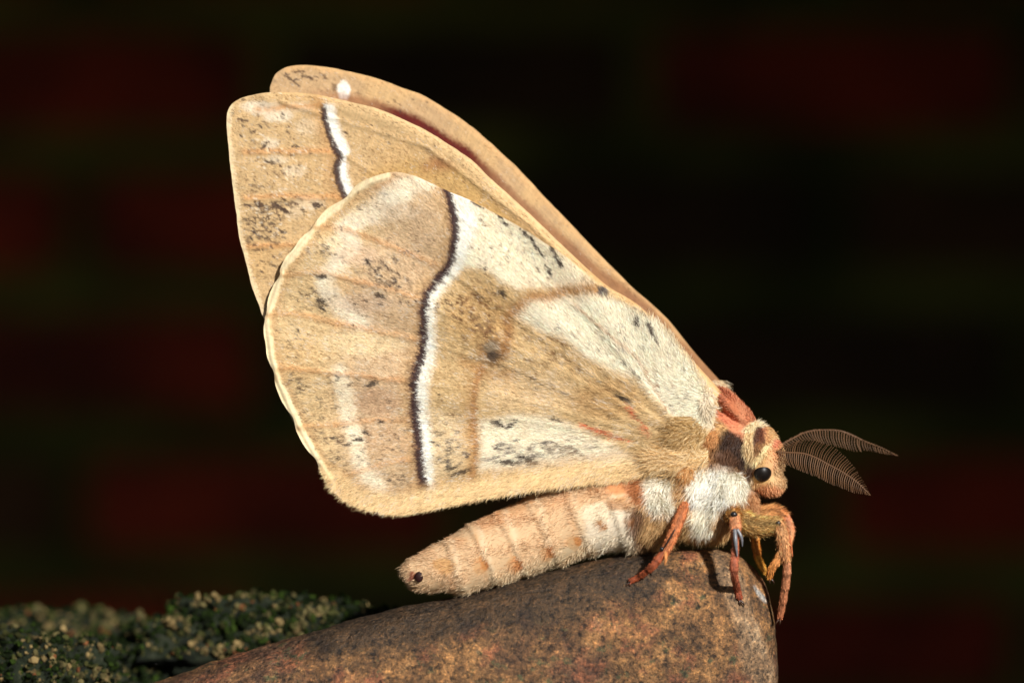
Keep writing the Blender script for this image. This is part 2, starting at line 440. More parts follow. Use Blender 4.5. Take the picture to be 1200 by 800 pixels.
# ---------------------------------------------------------------- the moth: wing outlines
HIND = [(309, 372), (311, 366), (325, 325), (328, 314), (342, 295), (362, 270), (367, 262), (388, 244), (410, 225), (430, 211), (450, 204), (466, 202),
        (484, 206), (503, 214), (522, 223), (550, 235), (585, 253), (612, 268), (640, 286), (662, 300), (682, 317), (702, 333), (725, 349), (742, 360),
        (770, 375), (788, 393), (803, 414), (820, 437), (833, 462), (838, 484), (833, 503), (818, 520), (800, 540), (770, 551), (735, 557), (700, 560), (670, 564),
        (645, 567), (615, 572), (570, 580), (525, 590), (500, 595), (475, 599), (455, 599), (435, 598), (415, 592), (400, 583), (387, 570), (377, 553), (362, 528),
        (347, 501), (335, 476), (322, 446), (315, 420), (311, 392)]
FORE = [(266, 142), (269, 127), (280, 117), (300, 111), (317, 109), (350, 109), (375, 112), (402, 118), (440, 127), (462, 136), (487, 147), (512, 161), (550, 186),
        (572, 207), (600, 232), (627, 257), (657, 286), (684, 311), (710, 334), (732, 347), (746, 356), (764, 372), (784, 392), (806, 416), (828, 440), (846, 460), (868, 486),
        (862, 505), (830, 510), (780, 480), (700, 440), (600, 420), (500, 420), (400, 410), (330, 392), (311, 374), (304, 357), (295, 332), (288, 304), (281, 278), (277, 246), (273, 216), (270, 190), (268, 168)]
FARF = [(317, 109), (319, 97), (325, 86), (337, 79), (355, 77), (380, 79), (407, 84), (440, 92), (475, 105), (493, 111), (512, 122), (533, 135), (551, 148), (570, 164),
        (604, 195), (632, 225), (665, 259), (684, 279), (708, 304), (726, 322), (742, 338), (762, 355), (782, 374), (800, 396), (818, 418), (838, 440), (851, 455), (856, 470), (850, 490),
        (790, 470), (700, 430), (600, 380), (500, 350), (400, 320), (340, 290), (322, 220), (318, 150)]
BASE = np.array([806.0, 515.0])
HMARG = HIND[-8:] + HIND[:11]

def hind_depth(x, y):
    r = np.hypot(x - BASE[0], y - BASE[1])
    d = -50 + 34 * sm(0, 520, r) - 10 * sm(430, 600, y) * sm(80, 300, r)
    a = np.degrees(np.arctan2(BASE[1] - y, BASE[0] - x))
    d = d + sm(60, 300, r) * 4.2 * np.sin(a * 0.42) + 3 * (fbm(x, y, 120, 2, 5) - 0.5)
    for vv in HVEINS:
        dd, _, _ = pdist(x, y, vv); d = d - 1.5 * np.exp(-(dd / 3.2) ** 2)
    dd, _, _ = pdist(x, y, HMARG); d = d - 2.2 * np.exp(-((dd - 4) / 3.2) ** 2)
    return d
def fore_depth(x, y):
    r = np.hypot(x - 850, y - 480)
    d = -21 + 19 * sm(0, 640, r) + 3 * (fbm(x, y, 140, 2, 9) - 0.5)
    dd, _, _ = pdist(x, y, FORE[4:27])
    d = d - 3.5 * np.exp(-((dd - 8) / 9) ** 2)
    for vv in FVEINS:
        dd, _, _ = pdist(x, y, vv); d = d - 1.5 * np.exp(-(dd / 3.2) ** 2)
    return d
def far_depth(x, y):
    r = np.hypot(x - 850, y - 480)
    d = 50 - 18 * sm(0, 640, r) + 3 * (fbm(x, y, 140, 2, 12) - 0.5)
    dd, _, _ = pdist(x, y, FARF[3:28])
    return d

HVEINS = [[(790, 505), (640, 400), (525, 316), (410, 270), (366, 264)], [(790, 507), (640, 425), (480, 347), (385, 320), (326, 322)],
          [(780, 512), (600, 430), (480, 396), (345, 368), (312, 366)], [(780, 514), (600, 465), (480, 446), (325, 430)], [(780, 517), (600, 490), (450, 492), (350, 500)],
          [(780, 522), (600, 520), (470, 540), (385, 562)], [(795, 500), (700, 380), (600, 300), (485, 212)]]
FVEINS = [[(840, 470), (600, 300), (400, 180), (285, 179)], [(840, 475), (600, 330), (400, 232), (287, 233)], [(840, 465), (620, 262), (500, 172), (330, 120)], [(285, 290), (370, 285), (500, 300)]]

# ---------------------------------------------------------------- wing patterns, computed on a raster in wing coordinates
SS = 2; RX0, RY0, RX1, RY1 = 250, 60, 900, 620
gyv, gxv = np.mgrid[RY0:RY1:1 / SS, RX0:RX1:1 / SS].astype(float)
def lerp(img, col, m):
    m = np.clip(m, 0, 1)[..., None]
    return img * (1 - m) + lin(col) * m
def sample(img, x, y):
    fx = np.clip((x - RX0) * SS, 0, img.shape[1] - 2.001); fy = np.clip((y - RY0) * SS, 0, img.shape[0] - 2.001)
    ix = fx.astype(int); iy = fy.astype(int); tx = (fx - ix)[..., None]; ty = (fy - iy)[..., None]
    return (img[iy, ix] * (1 - tx) + img[iy, ix + 1] * tx) * (1 - ty) + (img[iy + 1, ix] * (1 - tx) + img[iy + 1, ix + 1] * tx) * ty
def fleck(img, x, y, L, w, ang, col, a=0.9):
    R = L + 4; i0 = max(int((x - R - RX0) * SS), 0); i1 = int((x + R - RX0) * SS); j0 = max(int((y - R - RY0) * SS), 0); j1 = int((y + R - RY0) * SS)
    if i1 <= i0 or j1 <= j0: return
    X = gxv[j0:j1, i0:i1] - x; Y = gyv[j0:j1, i0:i1] - y
    if X.size == 0: return
    c, s = math.cos(ang), math.sin(ang)
    n = (vnoise(gxv[j0:j1, i0:i1] / 1.6, gyv[j0:j1, i0:i1] / 1.6, 77) - 0.5)
    L = L * 1.4; w = w * 1.12
    e = np.sqrt(((X * c + Y * s) / (L / 2)) ** 2 + ((-X * s + Y * c) / (w / 2)) ** 2) + n * 1.0
    m = (1 - sm(0.7, 1.15, e)) * a
    img[j0:j1, i0:i1] = lerp(img[j0:j1, i0:i1], col, m)
def flow(x, y, b=BASE):
    return math.atan2(y - b[1], x - b[0])
def cluster(img, cx, cy, rx, ry, n, L=(2.5, 6), w=(1.2, 2.4), cols=((70, 52, 44), (92, 66, 50), (60, 50, 52)), jit=0.5, a=(0.4, 0.92), b=BASE):
    for _ in range(int(n * 1.5)):
        x = cx + rx * np.clip(rng.normal(0, 0.5), -1, 1); y = cy + ry * np.clip(rng.normal(0, 0.5), -1, 1)
        fleck(img, x, y, rng.uniform(*L), rng.uniform(*w), flow(x, y, b) + rng.normal(0, jit), cols[rng.integers(len(cols))], rng.uniform(*a))

TAN, OCHRE, PINK, CREAM, WHITE, DARK, BROWN, ORNG = (216, 186, 138), (204, 171, 118), (208, 177, 142), (238, 220, 184), (246, 238, 226), (64, 42, 42), (168, 110, 58), (212, 150, 88)
GREY = ((70, 52, 44), (92, 66, 50), (66, 56, 60)); SLATE = ((62, 58, 64), (84, 76, 80), (92, 80, 74)); BRN = ((110, 72, 42), (128, 84, 48), (84, 58, 44))

def hind_raster():
    wx = gxv + 5 * (fbm(gxv, gyv, 26, 3, 1) - 0.5) + 2.5 * (vnoise(gxv / 2.2, gyv / 2.2, 3) - 0.5)
    wy = gyv + 5 * (fbm(gxv, gyv, 26, 3, 2) - 0.5) + 2.5 * (vnoise(gxv / 2.2, gyv / 2.2, 4) - 0.5)
    X, Y = wx, wy
    img = np.empty(X.shape + (3,)); img[:] = lin(TAN)
    big = fbm(X, Y, 60, 4, 21); med = fbm(X, Y, 14, 3, 22)
    img = lerp(img, (222, 186, 136), sm(0.5, 0.75, big) * 0.6)
    LINE = [(524, 222), (528, 238), (533, 258), (534, 278), (532, 298), (526, 314), (513, 330), (501, 346), (497, 362), (496, 380), (497, 402), (497, 416), (490, 430), (486, 450), (487, 478), (489, 505), (492, 530), (495, 550), (498, 574)]
    dl, sl, _ = pdist(X, Y, LINE); sd_ = np.where(sl > 0, -dl, dl)      # + to the right of the band
    left = sd_ < 0
    # pinkish field between band and scalloped pale line
    img = lerp(img, PINK, left * sm(-120, -60, sd_) * (0.55 + 0.45 * med))
    img = lerp(img, (196, 156, 104), left * sm(-26, -4, sd_) * 0.7)
    ZIG = [(500, 214), (466, 222), (440, 246), (405, 268), (414, 286), (400, 305), (382, 326), (386, 342), (398, 358), (424, 378)]
    d, _, _ = pdist(X, Y, ZIG); img = lerp(img, (236, 220, 196), left * (1 - sm(5, 17, d)) * (0.4 + 0.9 * med))
    ZI2 = [(398, 436), (404, 452), (410, 490), (420, 520), (424, 548), (446, 572)]
    d, _, _ = pdist(X, Y, ZI2); img = lerp(img, (238, 222, 196), left * (1 - sm(4, 15, d)) * (0.4 + 0.9 * med))
    for (cx, cy, rx, ry, a, col) in [(430, 402, 50, 16, 0.8, (232, 208, 164)), (420, 300, 28, 14, 0.6, (214, 184, 156)), (455, 250, 36, 14, 0.6, (226, 206, 180)), (430, 356, 44, 12, 0.6, (206, 178, 152)),
                                     (468, 232, 22, 10, 0.7, (240, 228, 206)), (445, 470, 28, 20, 0.7, (196, 158, 124)), (455, 520, 28, 24, 0.6, (204, 166, 126)), (350, 420, 30, 30, 0.5, (222, 184, 128)), (392, 286, 12, 10, 0.6, (236, 218, 188))]:
        e = ((X - cx) / rx) ** 2 + ((Y - cy) / ry) ** 2
        img = lerp(img, col, left * (1 - sm(0.3, 1.3, e)) * a * (0.55 + 0.7 * med))
    for vv in HVEINS[:6]:
        d, _, t = pdist(X, Y, vv); img = lerp(img, ORNG, (1 - sm(0.5, 5.5, d)) * 0.42 * (0.5 + med) * sm(-4, -14, sd_))
    # right of the band: tan field, then pale patches
    img = lerp(img, OCHRE, (sd_ > 0) * 0.45)
    PA = [(536, 228), (600, 262), (640, 288), (672, 310), (694, 334), (660, 337), (625, 337), (606, 340), (590, 332), (572, 318), (548, 314), (530, 318)]
    img = lerp(img, (240, 225, 199), (1 - sm(-5, 7, sdpoly(X, Y, PA))) * (0.8 + 0.3 * med) * (sd_ > 0))
    PB = [(603, 372), (626, 352), (660, 347), (700, 344), (742, 362), (772, 378), (806, 420), (836, 470), (834, 500), (812, 505), (796, 492), (776, 474), (748, 447), (718, 436), (690, 420), (662, 398), (630, 387)]
    img = lerp(img, (243, 229, 205), (1 - sm(-6, 6, sdpoly(X, Y, PB))) * (0.85 + 0.3 * med))
    PC = [(562, 494), (600, 484), (640, 487), (680, 500), (724, 522), (760, 540), (720, 546), (660, 546), (600, 551), (562, 553)]
    img = lerp(img, (241, 226, 201), (1 - sm(-7, 6, sdpoly(X, Y, PC))) * (0.75 + 0.3 * med))
    PD = [(505, 478), (545, 490), (550, 550), (502, 566)]
    img = lerp(img, (228, 204, 166), (1 - sm(-12, 8, sdpoly(X, Y, PD))) * 0.7)
    PE = [(574, 428), (660, 440), (700, 480), (640, 482), (570, 480)]
    img = lerp(img, (222, 192, 148), (1 - sm(-14, 12, sdpoly(X, Y, PE))) * 0.7)
    img = lerp(img, (196, 156, 98), (1 - sm(0.2, 1.2, ((X - 565) / 45) ** 2 + ((Y - 372) / 42) ** 2)) * 0.75)
    img = lerp(img, (196, 152, 92), (1 - sm(0.2, 1.2, ((X - 715) / 50) ** 2 + ((Y - 470) / 26) ** 2)) * 0.55)
    img = lerp(img, (160, 118, 66), (1 - sm(0.1, 1.2, ((X - 762) / 30) ** 2 + ((Y - 506) / 22) ** 2)) * 0.3)
    img = lerp(img, (168, 128, 70), (1 - sm(0.1, 1.2, ((X - 806) / 20) ** 2 + ((Y - 508) / 16) ** 2)) * 0.4)
    MED = [(554, 562), (557, 540), (557, 515), (556, 495), (556, 470), (559, 446), (566, 432)]
    d, s, _ = pdist(X, Y, MED); img = lerp(img, BROWN, np.exp(-(d / 4.6) ** 2) * 0.82); img = lerp(img, (196, 150, 92), (s < 0) * np.exp(-(d / 16) ** 2) * 0.5)
    ME2 = [(592, 412), (596, 396), (597, 374), (610, 362), (625, 347), (640, 350), (660, 342), (684, 339), (702, 341)]
    d, s, _ = pdist(X, Y, ME2); img = lerp(img, BROWN, np.exp(-(d / 5.0) ** 2) * 0.72); img = lerp(img, (190, 142, 80), np.exp(-(d / 11) ** 2) * 0.35)
    d, s, _ = pdist(X, Y, [(545, 425), (575, 440), (600, 440)]); img = lerp(img, (186, 132, 70), np.exp(-(d / 7) ** 2) * 0.45)
    # white and dark band
    wb = 17 + 4 * (fbm(X, Y, 40, 2, 31) - 0.5) + 12 * sm(330, 240, Y)
    img = lerp(img, (244, 236, 224), (sd_ > 0) * (1 - sm(wb * 0.55, wb * 1.25, dl)))
    wd = 4.6 + 2.2 * sm(540, 500, np.abs(Y - 0)) * 0 + 2.4 * (fbm(X, Y, 18, 2, 33) - 0.5)
    img = lerp(img, (120, 78, 58), (1 - sm(wd * 0.6, wd * 2.1, dl)) * left * 0.8)
    wd = wd * (0.55 + 0.95 * vnoise(gxv / 2.6, gyv / 2.6, 35)); img = lerp(img, DARK, (1 - sm(wd * 0.55, wd * 1.2, dl)) * 0.96)
    # eyespot
    e = ((X - 580) / 15) ** 2 + ((Y - 413) / 14) ** 2
    img = lerp(img, (160, 112, 62), (1 - sm(0.5, 2.4, e)) * 0.75)
    img = lerp(img, (150, 130, 104), (1 - sm(0.1, 0.9, ((X - 577) / 13) ** 2 + ((Y - 406) / 11) ** 2)) * 0.9)
    img = lerp(img, (56, 50, 50), (1 - sm(0.2, 1.1, ((X - 581) / 10) ** 2 + ((Y - 418) / 7.5) ** 2)) * (0.5 + 0.8 * med))
    img = lerp(img, (84, 82, 86), (1 - sm(0.2, 1.1, ((X - 707) / 9) ** 2 + ((Y - 341) / 9) ** 2)) * (0.5 + 0.8 * med))
    # flecks
    for a in [(380, 292, 20, 26, 22), (448, 318, 30, 16, 34, (2.5, 7)), (462, 334, 20, 8, 16, (3, 7)), (368, 350, 26, 14, 22), (436, 352, 26, 10, 8), (472, 354, 16, 6, 8),
              (350, 390, 26, 20, 8), (335, 415, 14, 16, 6), (352, 452, 20, 14, 14), (402, 446, 26, 8, 12), (390, 466, 28, 14, 8), (355, 485, 14, 14, 6), (398, 520, 44, 30, 34, (2.5, 7)),
              (462, 562, 16, 7, 10, (3, 7)), (460, 500, 30, 40, 14), (430, 540, 24, 18, 8), (475, 300, 30, 30, 8), (430, 232, 30, 14, 8), (390, 540, 16, 14, 6)]:
        cluster(img, *a)
    cluster(img, 552, 356, 40, 26, 46, (3, 8), (1.6, 3.4), BRN, 0.9)
    cluster(img, 572, 386, 26, 12, 14, (5, 11), (2.5, 4.5), BRN, 0.6, (0.4, 0.8))
    cluster(img, 610, 300, 70, 40, 30, (2, 5), (1.2, 2.2), SLATE + BRN, 0.8, (0.4, 0.85))
    cluster(img, 720, 420, 90, 60, 46, (2, 6), (1.4, 2.6), SLATE + BRN, 0.5, (0.35, 0.8))
    cluster(img, 800, 470, 24, 28, 8, (2, 5), (1.4, 2.6), SLATE + BRN, 0.5, (0.35, 0.8))
    cluster(img, 640, 420, 50, 34, 22, (4, 10), (1.2, 2.4), BRN, 0.4, (0.3, 0.75))
    cluster(img, 615, 530, 55, 16, 46, (3, 8), (1.4, 2.6), SLATE, 0.3)
    cluster(img, 660, 524, 40, 14, 20, (5, 14), (1.2, 2.4), BRN + SLATE, 0.2, (0.3, 0.7))
    cluster(img, 530, 532, 20, 26, 24, (3, 8), (1.4, 2.8), SLATE, 0.4)
    cluster(img, 530, 470, 20, 40, 12, (2, 5), (1.2, 2.2), BRN, 0.7)
    for f in [(586, 254, 10, 3.2, .7), (593, 263, 6, 4, .6), (560, 241, 12, 3, .5), (616, 275, 14, 3.4, .8), (627, 287, 18, 3.6, .95), (636, 300, 10, 2.4, .9), (647, 292, 16, 4, 1.1), (655, 306, 18, 4.6, 1.0), (658, 312, 8, 5, .9),
              (645, 320, 9, 3.6, 1.2), (640, 313, 5, 2, .6), (763, 388, 14, 4.6, 1.2), (768, 398, 14, 2.6, 1.1), (747, 381, 12, 4.4, 1.6), (733, 467, 17, 5, .45), (586, 496, 9, 7, .4), (600, 499, 8, 5, -.6), (605, 494, 6, 3, -1.1), (593, 500, 8, 3, .2),
              (597, 541, 22, 5.5, .1), (618, 536, 16, 4, .25), (621, 540, 9, 4, .5), (541, 553, 22, 4.6, -.3), (530, 549, 9, 4, -.2), (432, 308, 7, 6, .8), (378, 325, 10, 7, .1), (376, 354, 11, 8, .6), (447, 347, 9, 4, .3), (378, 362, 8, 4, .4),
              (437, 450, 12, 6, -.4), (447, 494, 5, 4, 0), (430, 507, 10, 3, .5), (421, 515, 6, 4, 0), (653, 492, 12, 3, .3), (590, 345, 7, 6, .9)]:
        fleck(img, f[0], f[1], f[2], f[3], f[4], (64, 52, 46), 0.92)
    TINY = ((120, 84, 56), (98, 74, 58), (146, 104, 66))
    cluster(img, 400, 400, 110, 190, 190, (1.5, 3.5), (0.9, 1.7), TINY, 0.5, (0.35, 0.85)); cluster(img, 640, 420, 170, 140, 150, (1.5, 3.5), (0.9, 1.7), TINY, 0.5, (0.3, 0.7))
    cluster(img, 400, 400, 110, 190, 150, (2, 5), (0.9, 1.8), ((240, 226, 204), (232, 212, 182)), 0.4, (0.4, 0.8)); cluster(img, 560, 400, 110, 150, 80, (2, 6), (0.9, 1.8), ((240, 226, 204), (232, 212, 182)), 0.4, (0.3, 0.7))
    # naked red vein stubs near the base
    for (a, b_) in [((683, 498), (741, 517)), ((738, 476), (764, 510))]:
        d, _, t = pdist(gxv, gyv, [a, b_]); img = lerp(img, (206, 96, 56), (1 - sm(0.6, 2.4, d)) * 0.9)
    d, _, t = pdist(gxv, gyv, [(772, 452), (780, 478), (783, 512)]); img = lerp(img, (150, 96, 54), (1 - sm(0.4, 2.0, d)) * 0.7)
    d, _, t = pdist(gxv, gyv, [(676, 360), (720, 398), (752, 425), (776, 470)]); img = lerp(img, (176, 128, 76), (1 - sm(0.4, 2.6, d)) * 0.5)
    # pale margin and furry inner edge
    dm, _, pm = pdist(X, Y, HMARG)
    wv = 8.2 + 5 * (fbm(gxv, gyv, 22, 2, 37) - 0.5)
    gap = 0
    for (gx_, gy_) in [(326, 320), (366, 265), (310, 370), (319, 436), (341, 490), (368, 540), (404, 231), (382, 562)]:
        gap = gap + np.exp(-((gxv - gx_) ** 2 + (gyv - gy_) ** 2) / 40.0)
    wv = wv * (1 - 0.55 * np.clip(gap, 0, 1))
    segs = (1 - sm(wv - 2.5, wv + 1.0, dm)) * (1 - 0.3 * np.clip(gap, 0, 1))
    img = lerp(img, (186, 140, 88), np.exp(-((dm - 12) / 4) ** 2) * 0.4)
    img = lerp(img, (238, 216, 174), segs * (0.6 + 0.6 * med))
    for (gx_, gy_) in [(326, 319), (366, 264), (311, 369), (322, 443), (350, 502)]:
        img = lerp(img, (190, 146, 96), np.exp(-((gxv - gx_) ** 2 + (gyv - gy_) ** 2) / 22.0) * 0.7)
    dm, _, _ = pdist(X, Y, HIND[34:48])
    img = lerp(img, (196, 148, 88), np.exp(-((dm - 25) / 5) ** 2) * 0.35)
    img = lerp(img, (228, 194, 142), (1 - sm(17, 27, dm)) * 0.9)
    # scale grain running out from the base
    ang = np.arctan2(gyv - BASE[1], gxv - BASE[0]); rr = np.hypot(gxv - BASE[0], gyv - BASE[1])
    g = vnoise(ang * rr / 1.3, rr / 7.0, 51) * 0.6 + vnoise(ang * 420 / 1.6, rr / 14.0, 52) * 0.4
    img = img * 0.92 + img.mean(-1)[..., None] * 0.08
    return np.clip(img * (0.70 + 0.54 * g)[..., None] * np.array([1.02, 1.02, 0.97]), 0.01, 0.86)

def fore_raster(far=False):
    X = gxv + 5 * (fbm(gxv, gyv, 26, 3, 61) - 0.5) + 2.5 * (vnoise(gxv / 2.2, gyv / 2.2, 63) - 0.5)
    Y = gyv + 5 * (fbm(gxv, gyv, 26, 3, 62) - 0.5) + 2.5 * (vnoise(gxv / 2.2, gyv / 2.2, 64) - 0.5)
    img = np.empty(X.shape + (3,)); img[:] = lin((208, 173, 124))
    med = fbm(X, Y, 14, 3, 66); big = fbm(X, Y, 50, 3, 67)
    fb = (850, 480)
    if not far:
        img = lerp(img, (206, 166, 110), sm(0.45, 0.7, big) * 0.5)
        OC = [(480, 190), (540, 195), (600, 245), (650, 290), (690, 325), (640, 300), (560, 250), (490, 215), (430, 205)]
        img = lerp(img, (196, 156, 92), (1 - sm(-8, 14, sdpoly(X, Y, OC))) * 0.8)
        img = lerp(img, (150, 96, 56), np.exp(-(((X - 517) / 14) ** 2 + ((Y - 190) / 9) ** 2)) * 0.8)
        d, _, _ = pdist(X, Y, [(500, 196), (517, 190), (534, 196)]); img = lerp(img, (170, 116, 66), np.exp(-(d / 6) ** 2) * 0.5)
        dm, _, _ = pdist(X, Y, FORE[4:27])
        img = lerp(img, (226, 190, 138), (1 - sm(12, 22, dm)) * 0.8 * sm(380, 480, X))
        img = lerp(img, (200, 150, 92), (1 - sm(1.5, 5, dm)) * 0.7 * sm(640, 700, X))
        for (cx, cy, rx, ry, a) in [(305, 126, 26, 9, .9), (325, 136, 20, 9, .8), (352, 126, 18, 8, .4), (318, 168, 12, 8, .75), (325, 187, 16, 6, .5), (345, 200, 16, 8, .55), (360, 150, 16, 12, .35), (362, 238, 22, 10, .4), (345, 250, 14, 8, .3)]:
            img = lerp(img, (234, 216, 190), (1 - sm(0.2, 1.3, ((X - cx) / rx) ** 2 + ((Y - cy) / ry) ** 2)) * a * (0.6 + 0.7 * med))
        for vv in ([(287, 179), (330, 177), (390, 178)], [(287, 233), (340, 230), (404, 232)], [(300, 128), (380, 124)], [(290, 290), (345, 288)]):
            d, _, _ = pdist(X, Y, vv); img = lerp(img, (212, 148, 86), np.exp(-(d / 3.6) ** 2) * 0.6)
        LN = [(379, 122), (381, 138), (385, 155), (391, 172), (398, 184), (394, 197), (396, 212), (402, 228), (408, 240)]
        d, s, t = pdist(X, Y, LN); sd_ = np.where(s > 0, -d, d)
        wb = 15 - 7 * np.exp(-((Y - 186) / 6) ** 2)
        img = lerp(img, (250, 244, 236), (sd_ > 0) * (1 - sm(wb * 0.6, wb * 1.2, d)) * sm(120, 126, Y))
        img = lerp(img, (196, 142, 82), (sd_ < 0) * np.exp(-(d / 14) ** 2) * 0.6)
        img = lerp(img, (70, 48, 44), (1 - sm(2.0, 5.2, d)) * 0.95 * sm(120, 130, Y))
        for a in [(312, 150, 40, 30, 14), (330, 196, 30, 16, 12), (300, 218, 20, 10, 8), (320, 245, 36, 12, 20, (4, 9), (2, 3.6)), (305, 258, 26, 5, 18, (3, 7)), (306, 275, 26, 20, 40, (3, 7), (1.5, 3)), (322, 300, 22, 18, 14), (300, 320, 14, 14, 6), (450, 160, 60, 20, 6), (372, 242, 10, 5, 5)]:
            cluster(img, *a, b=fb)
        for f in [(285, 141, 10, 3, .2), (297, 155, 6, 3, -.4), (310, 171, 9, 4.5, -.9), (320, 191, 7, 3, .3), (346, 172, 7, 3, 0), (291, 241, 9, 5, .4), (306, 240, 12, 6, .5), (325, 241, 12, 6, .4), (334, 247, 10, 5, .5), (371, 240, 9, 6, .2), (285, 117, 4, 2, 0), (405, 156, 5, 3, .5)]:
            fleck(img, f[0], f[1], f[2], f[3], f[4], (74, 54, 46), 0.92)
        cluster(img, 320, 200, 60, 110, 130, (1.5, 3.5), (0.9, 1.7), ((120, 84, 56), (98, 74, 58)), 0.5, (0.35, 0.85), b=fb); cluster(img, 330, 190, 60, 100, 110, (2, 5), (0.9, 1.8), ((238, 222, 198),), 0.4, (0.4, 0.8), b=fb); cluster(img, 480, 190, 80, 50, 60, (1.5, 4), (0.9, 1.7), ((140, 100, 64),), 0.4, (0.3, 0.7), b=fb)
        dm, _, _ = pdist(X, Y, FORE[-9:] + FORE[:2]); img = lerp(img, (232, 206, 164), (1 - sm(3.5, 6.5, dm)) * 0.8)
    else:
        img[:] = lin((206, 168, 118))
        img = lerp(img, (190, 156, 118), sm(0.4, 0.65, big) * 0.6)
        img = lerp(img, (248, 240, 230), (1 - sm(0.5, 1.2, ((X - 403) / 8) ** 2 + ((Y - 106) / 12) ** 2)))
        dm, _, _ = pdist(X, Y, FARF[3:28]); img = lerp(img, (220, 174, 118), (1 - sm(2, 9, dm)) * 0.8)
        # wine red hairs, with the groove's shade painted in, by the near wing
        GR = [(360, 112), (402, 116), (440, 125), (487, 143), (512, 158), (550, 183), (575, 207), (600, 230), (640, 268), (690, 312), (760, 366), (850, 460)]
        d, s, t = pdist(X, Y, GR)
        amt = sm(400, 470, X) * (1 - 0.65 * sm(545, 620, X)); img = lerp(img, (100, 28, 14), (1 - sm(2, 12, d)) * amt)
        img = lerp(img, (140, 76, 40), (1 - sm(2, 12, d)) * 0.7 * sm(340, 420, X) * (1 - amt))
        cluster(img, 350, 92, 30, 10, 10, (4, 9), (1.4, 2.4), GREY, 0.5, b=fb); cluster(img, 480, 120, 60, 14, 6, (2, 5), b=fb)
        fleck(img, 340, 93, 16, 2.6, 0.6, (74, 54, 46)); fleck(img, 351, 84, 12, 2.2, 0.0, (84, 60, 46)); fleck(img, 365, 92, 9, 2.4, 0.5, (84, 60, 46)); fleck(img, 392, 103, 4, 10, 0, (90, 66, 50), 0.6)
    ang = np.arctan2(gyv - fb[1], gxv - fb[0]); rr = np.hypot(gxv - fb[0], gyv - fb[1])
    g = vnoise(ang * rr / 1.3, rr / 7.0, 71) * 0.6 + vnoise(ang * 420 / 1.6, rr / 14.0, 72) * 0.4
    img = img * 0.92 + img.mean(-1)[..., None] * 0.08
    return np.clip(img * (0.70 + 0.54 * g)[..., None] * np.array([1.02, 1.02, 0.97]), 0.01, 0.86)

R_hind, R_fore, R_far = hind_raster(), fore_raster(), fore_raster(True)

# ---------------------------------------------------------------- the moth: builders
moth_o = W((815, 646, 0))
moth = tag(empty('moth', moth_o), 'large cream and tan moth with raised patterned wings resting on the rusty rock', 'moth')

def wing(name, outline, cen, nth, nr, depth, img, thick=3.0, mirror=False, back=True):
    o = smooth_closed(outline, nth); c = np.array(cen, float)
    if outline is HIND:
        for g_ in [(326, 320), (366, 265), (310, 370), (319, 436), (341, 490), (368, 540), (404, 231)]:
            dq = np.hypot(o[:, 0] - g_[0], o[:, 1] - g_[1]); u_ = c - o; u_ /= np.linalg.norm(u_, axis=1)[:, None]
            o = o + u_ * (2.4 * np.exp(-(dq / 9) ** 2) - 1.2 * np.exp(-((dq - 22) / 9) ** 2))[:, None]
    wob = fbm(o[:, 0], o[:, 1], 9, 2, 90) * 1.0
    rs = np.linspace(0, 1, nr + 1)[1:]
    G = c + (o - c)[None] * rs[:, None, None]
    G[-1] += (o - c) / np.linalg.norm(o - c, axis=1)[:, None] * wob[:, None]
    pts = np.vstack([c[None], G.reshape(-1, 2)])
    d = depth(pts[:, 0], pts[:, 1])
    n = len(pts)
    col = sample(img, pts[:, 0], pts[:, 1])
    i = 1 + np.arange(nr * nth).reshape(nr, nth); j = np.roll(i, -1, 1)
    q = np.stack([i[:-1], i[1:], j[1:], j[:-1]], -1).reshape(-1, 4)
    t = np.stack([np.zeros(nth, int), i[0], j[0]], -1)
    Vv = [np.column_stack([pts, d])]; Cc = [col]; Fq = [q]; Ft = [t]
    # back skin, coarser, sharing the rim
    sel = np.linspace(0, nth, nth // 4, endpoint=False).astype(int); nb = 36
    rb = np.linspace(0, 1, nb + 1)[1:]
    B = c + (o[sel] - c)[None] * rb[:, None, None]; bp = np.vstack([c[None], B.reshape(-1, 2)])
    bd = depth(bp[:, 0], bp[:, 1]) + thick + 0.6; bd[-len(sel):] -= thick
    off = n; k = off + 1 + np.arange(len(rb) * len(sel)).reshape(len(rb), len(sel)); k2 = np.roll(k, -1, 1)
    Fq.append(np.stack([k[:-1], k2[:-1], k2[1:], k[1:]], -1).reshape(-1, 4))
    Ft.append(np.stack([np.full(len(sel), off), k2[0], k[0]], -1))
    Vv.append(np.column_stack([bp, bd])); Cc.append(sample(img, bp[:, 0], bp[:, 1]))
    P = np.vstack(Vv)
    if mirror: P[:, 2] = 8 - P[:, 2]
    return mesh_np(name, W(P), [np.vstack(Fq), np.vstack(Ft)], M_wing, moth, np.vstack(Cc), True, moth_o)

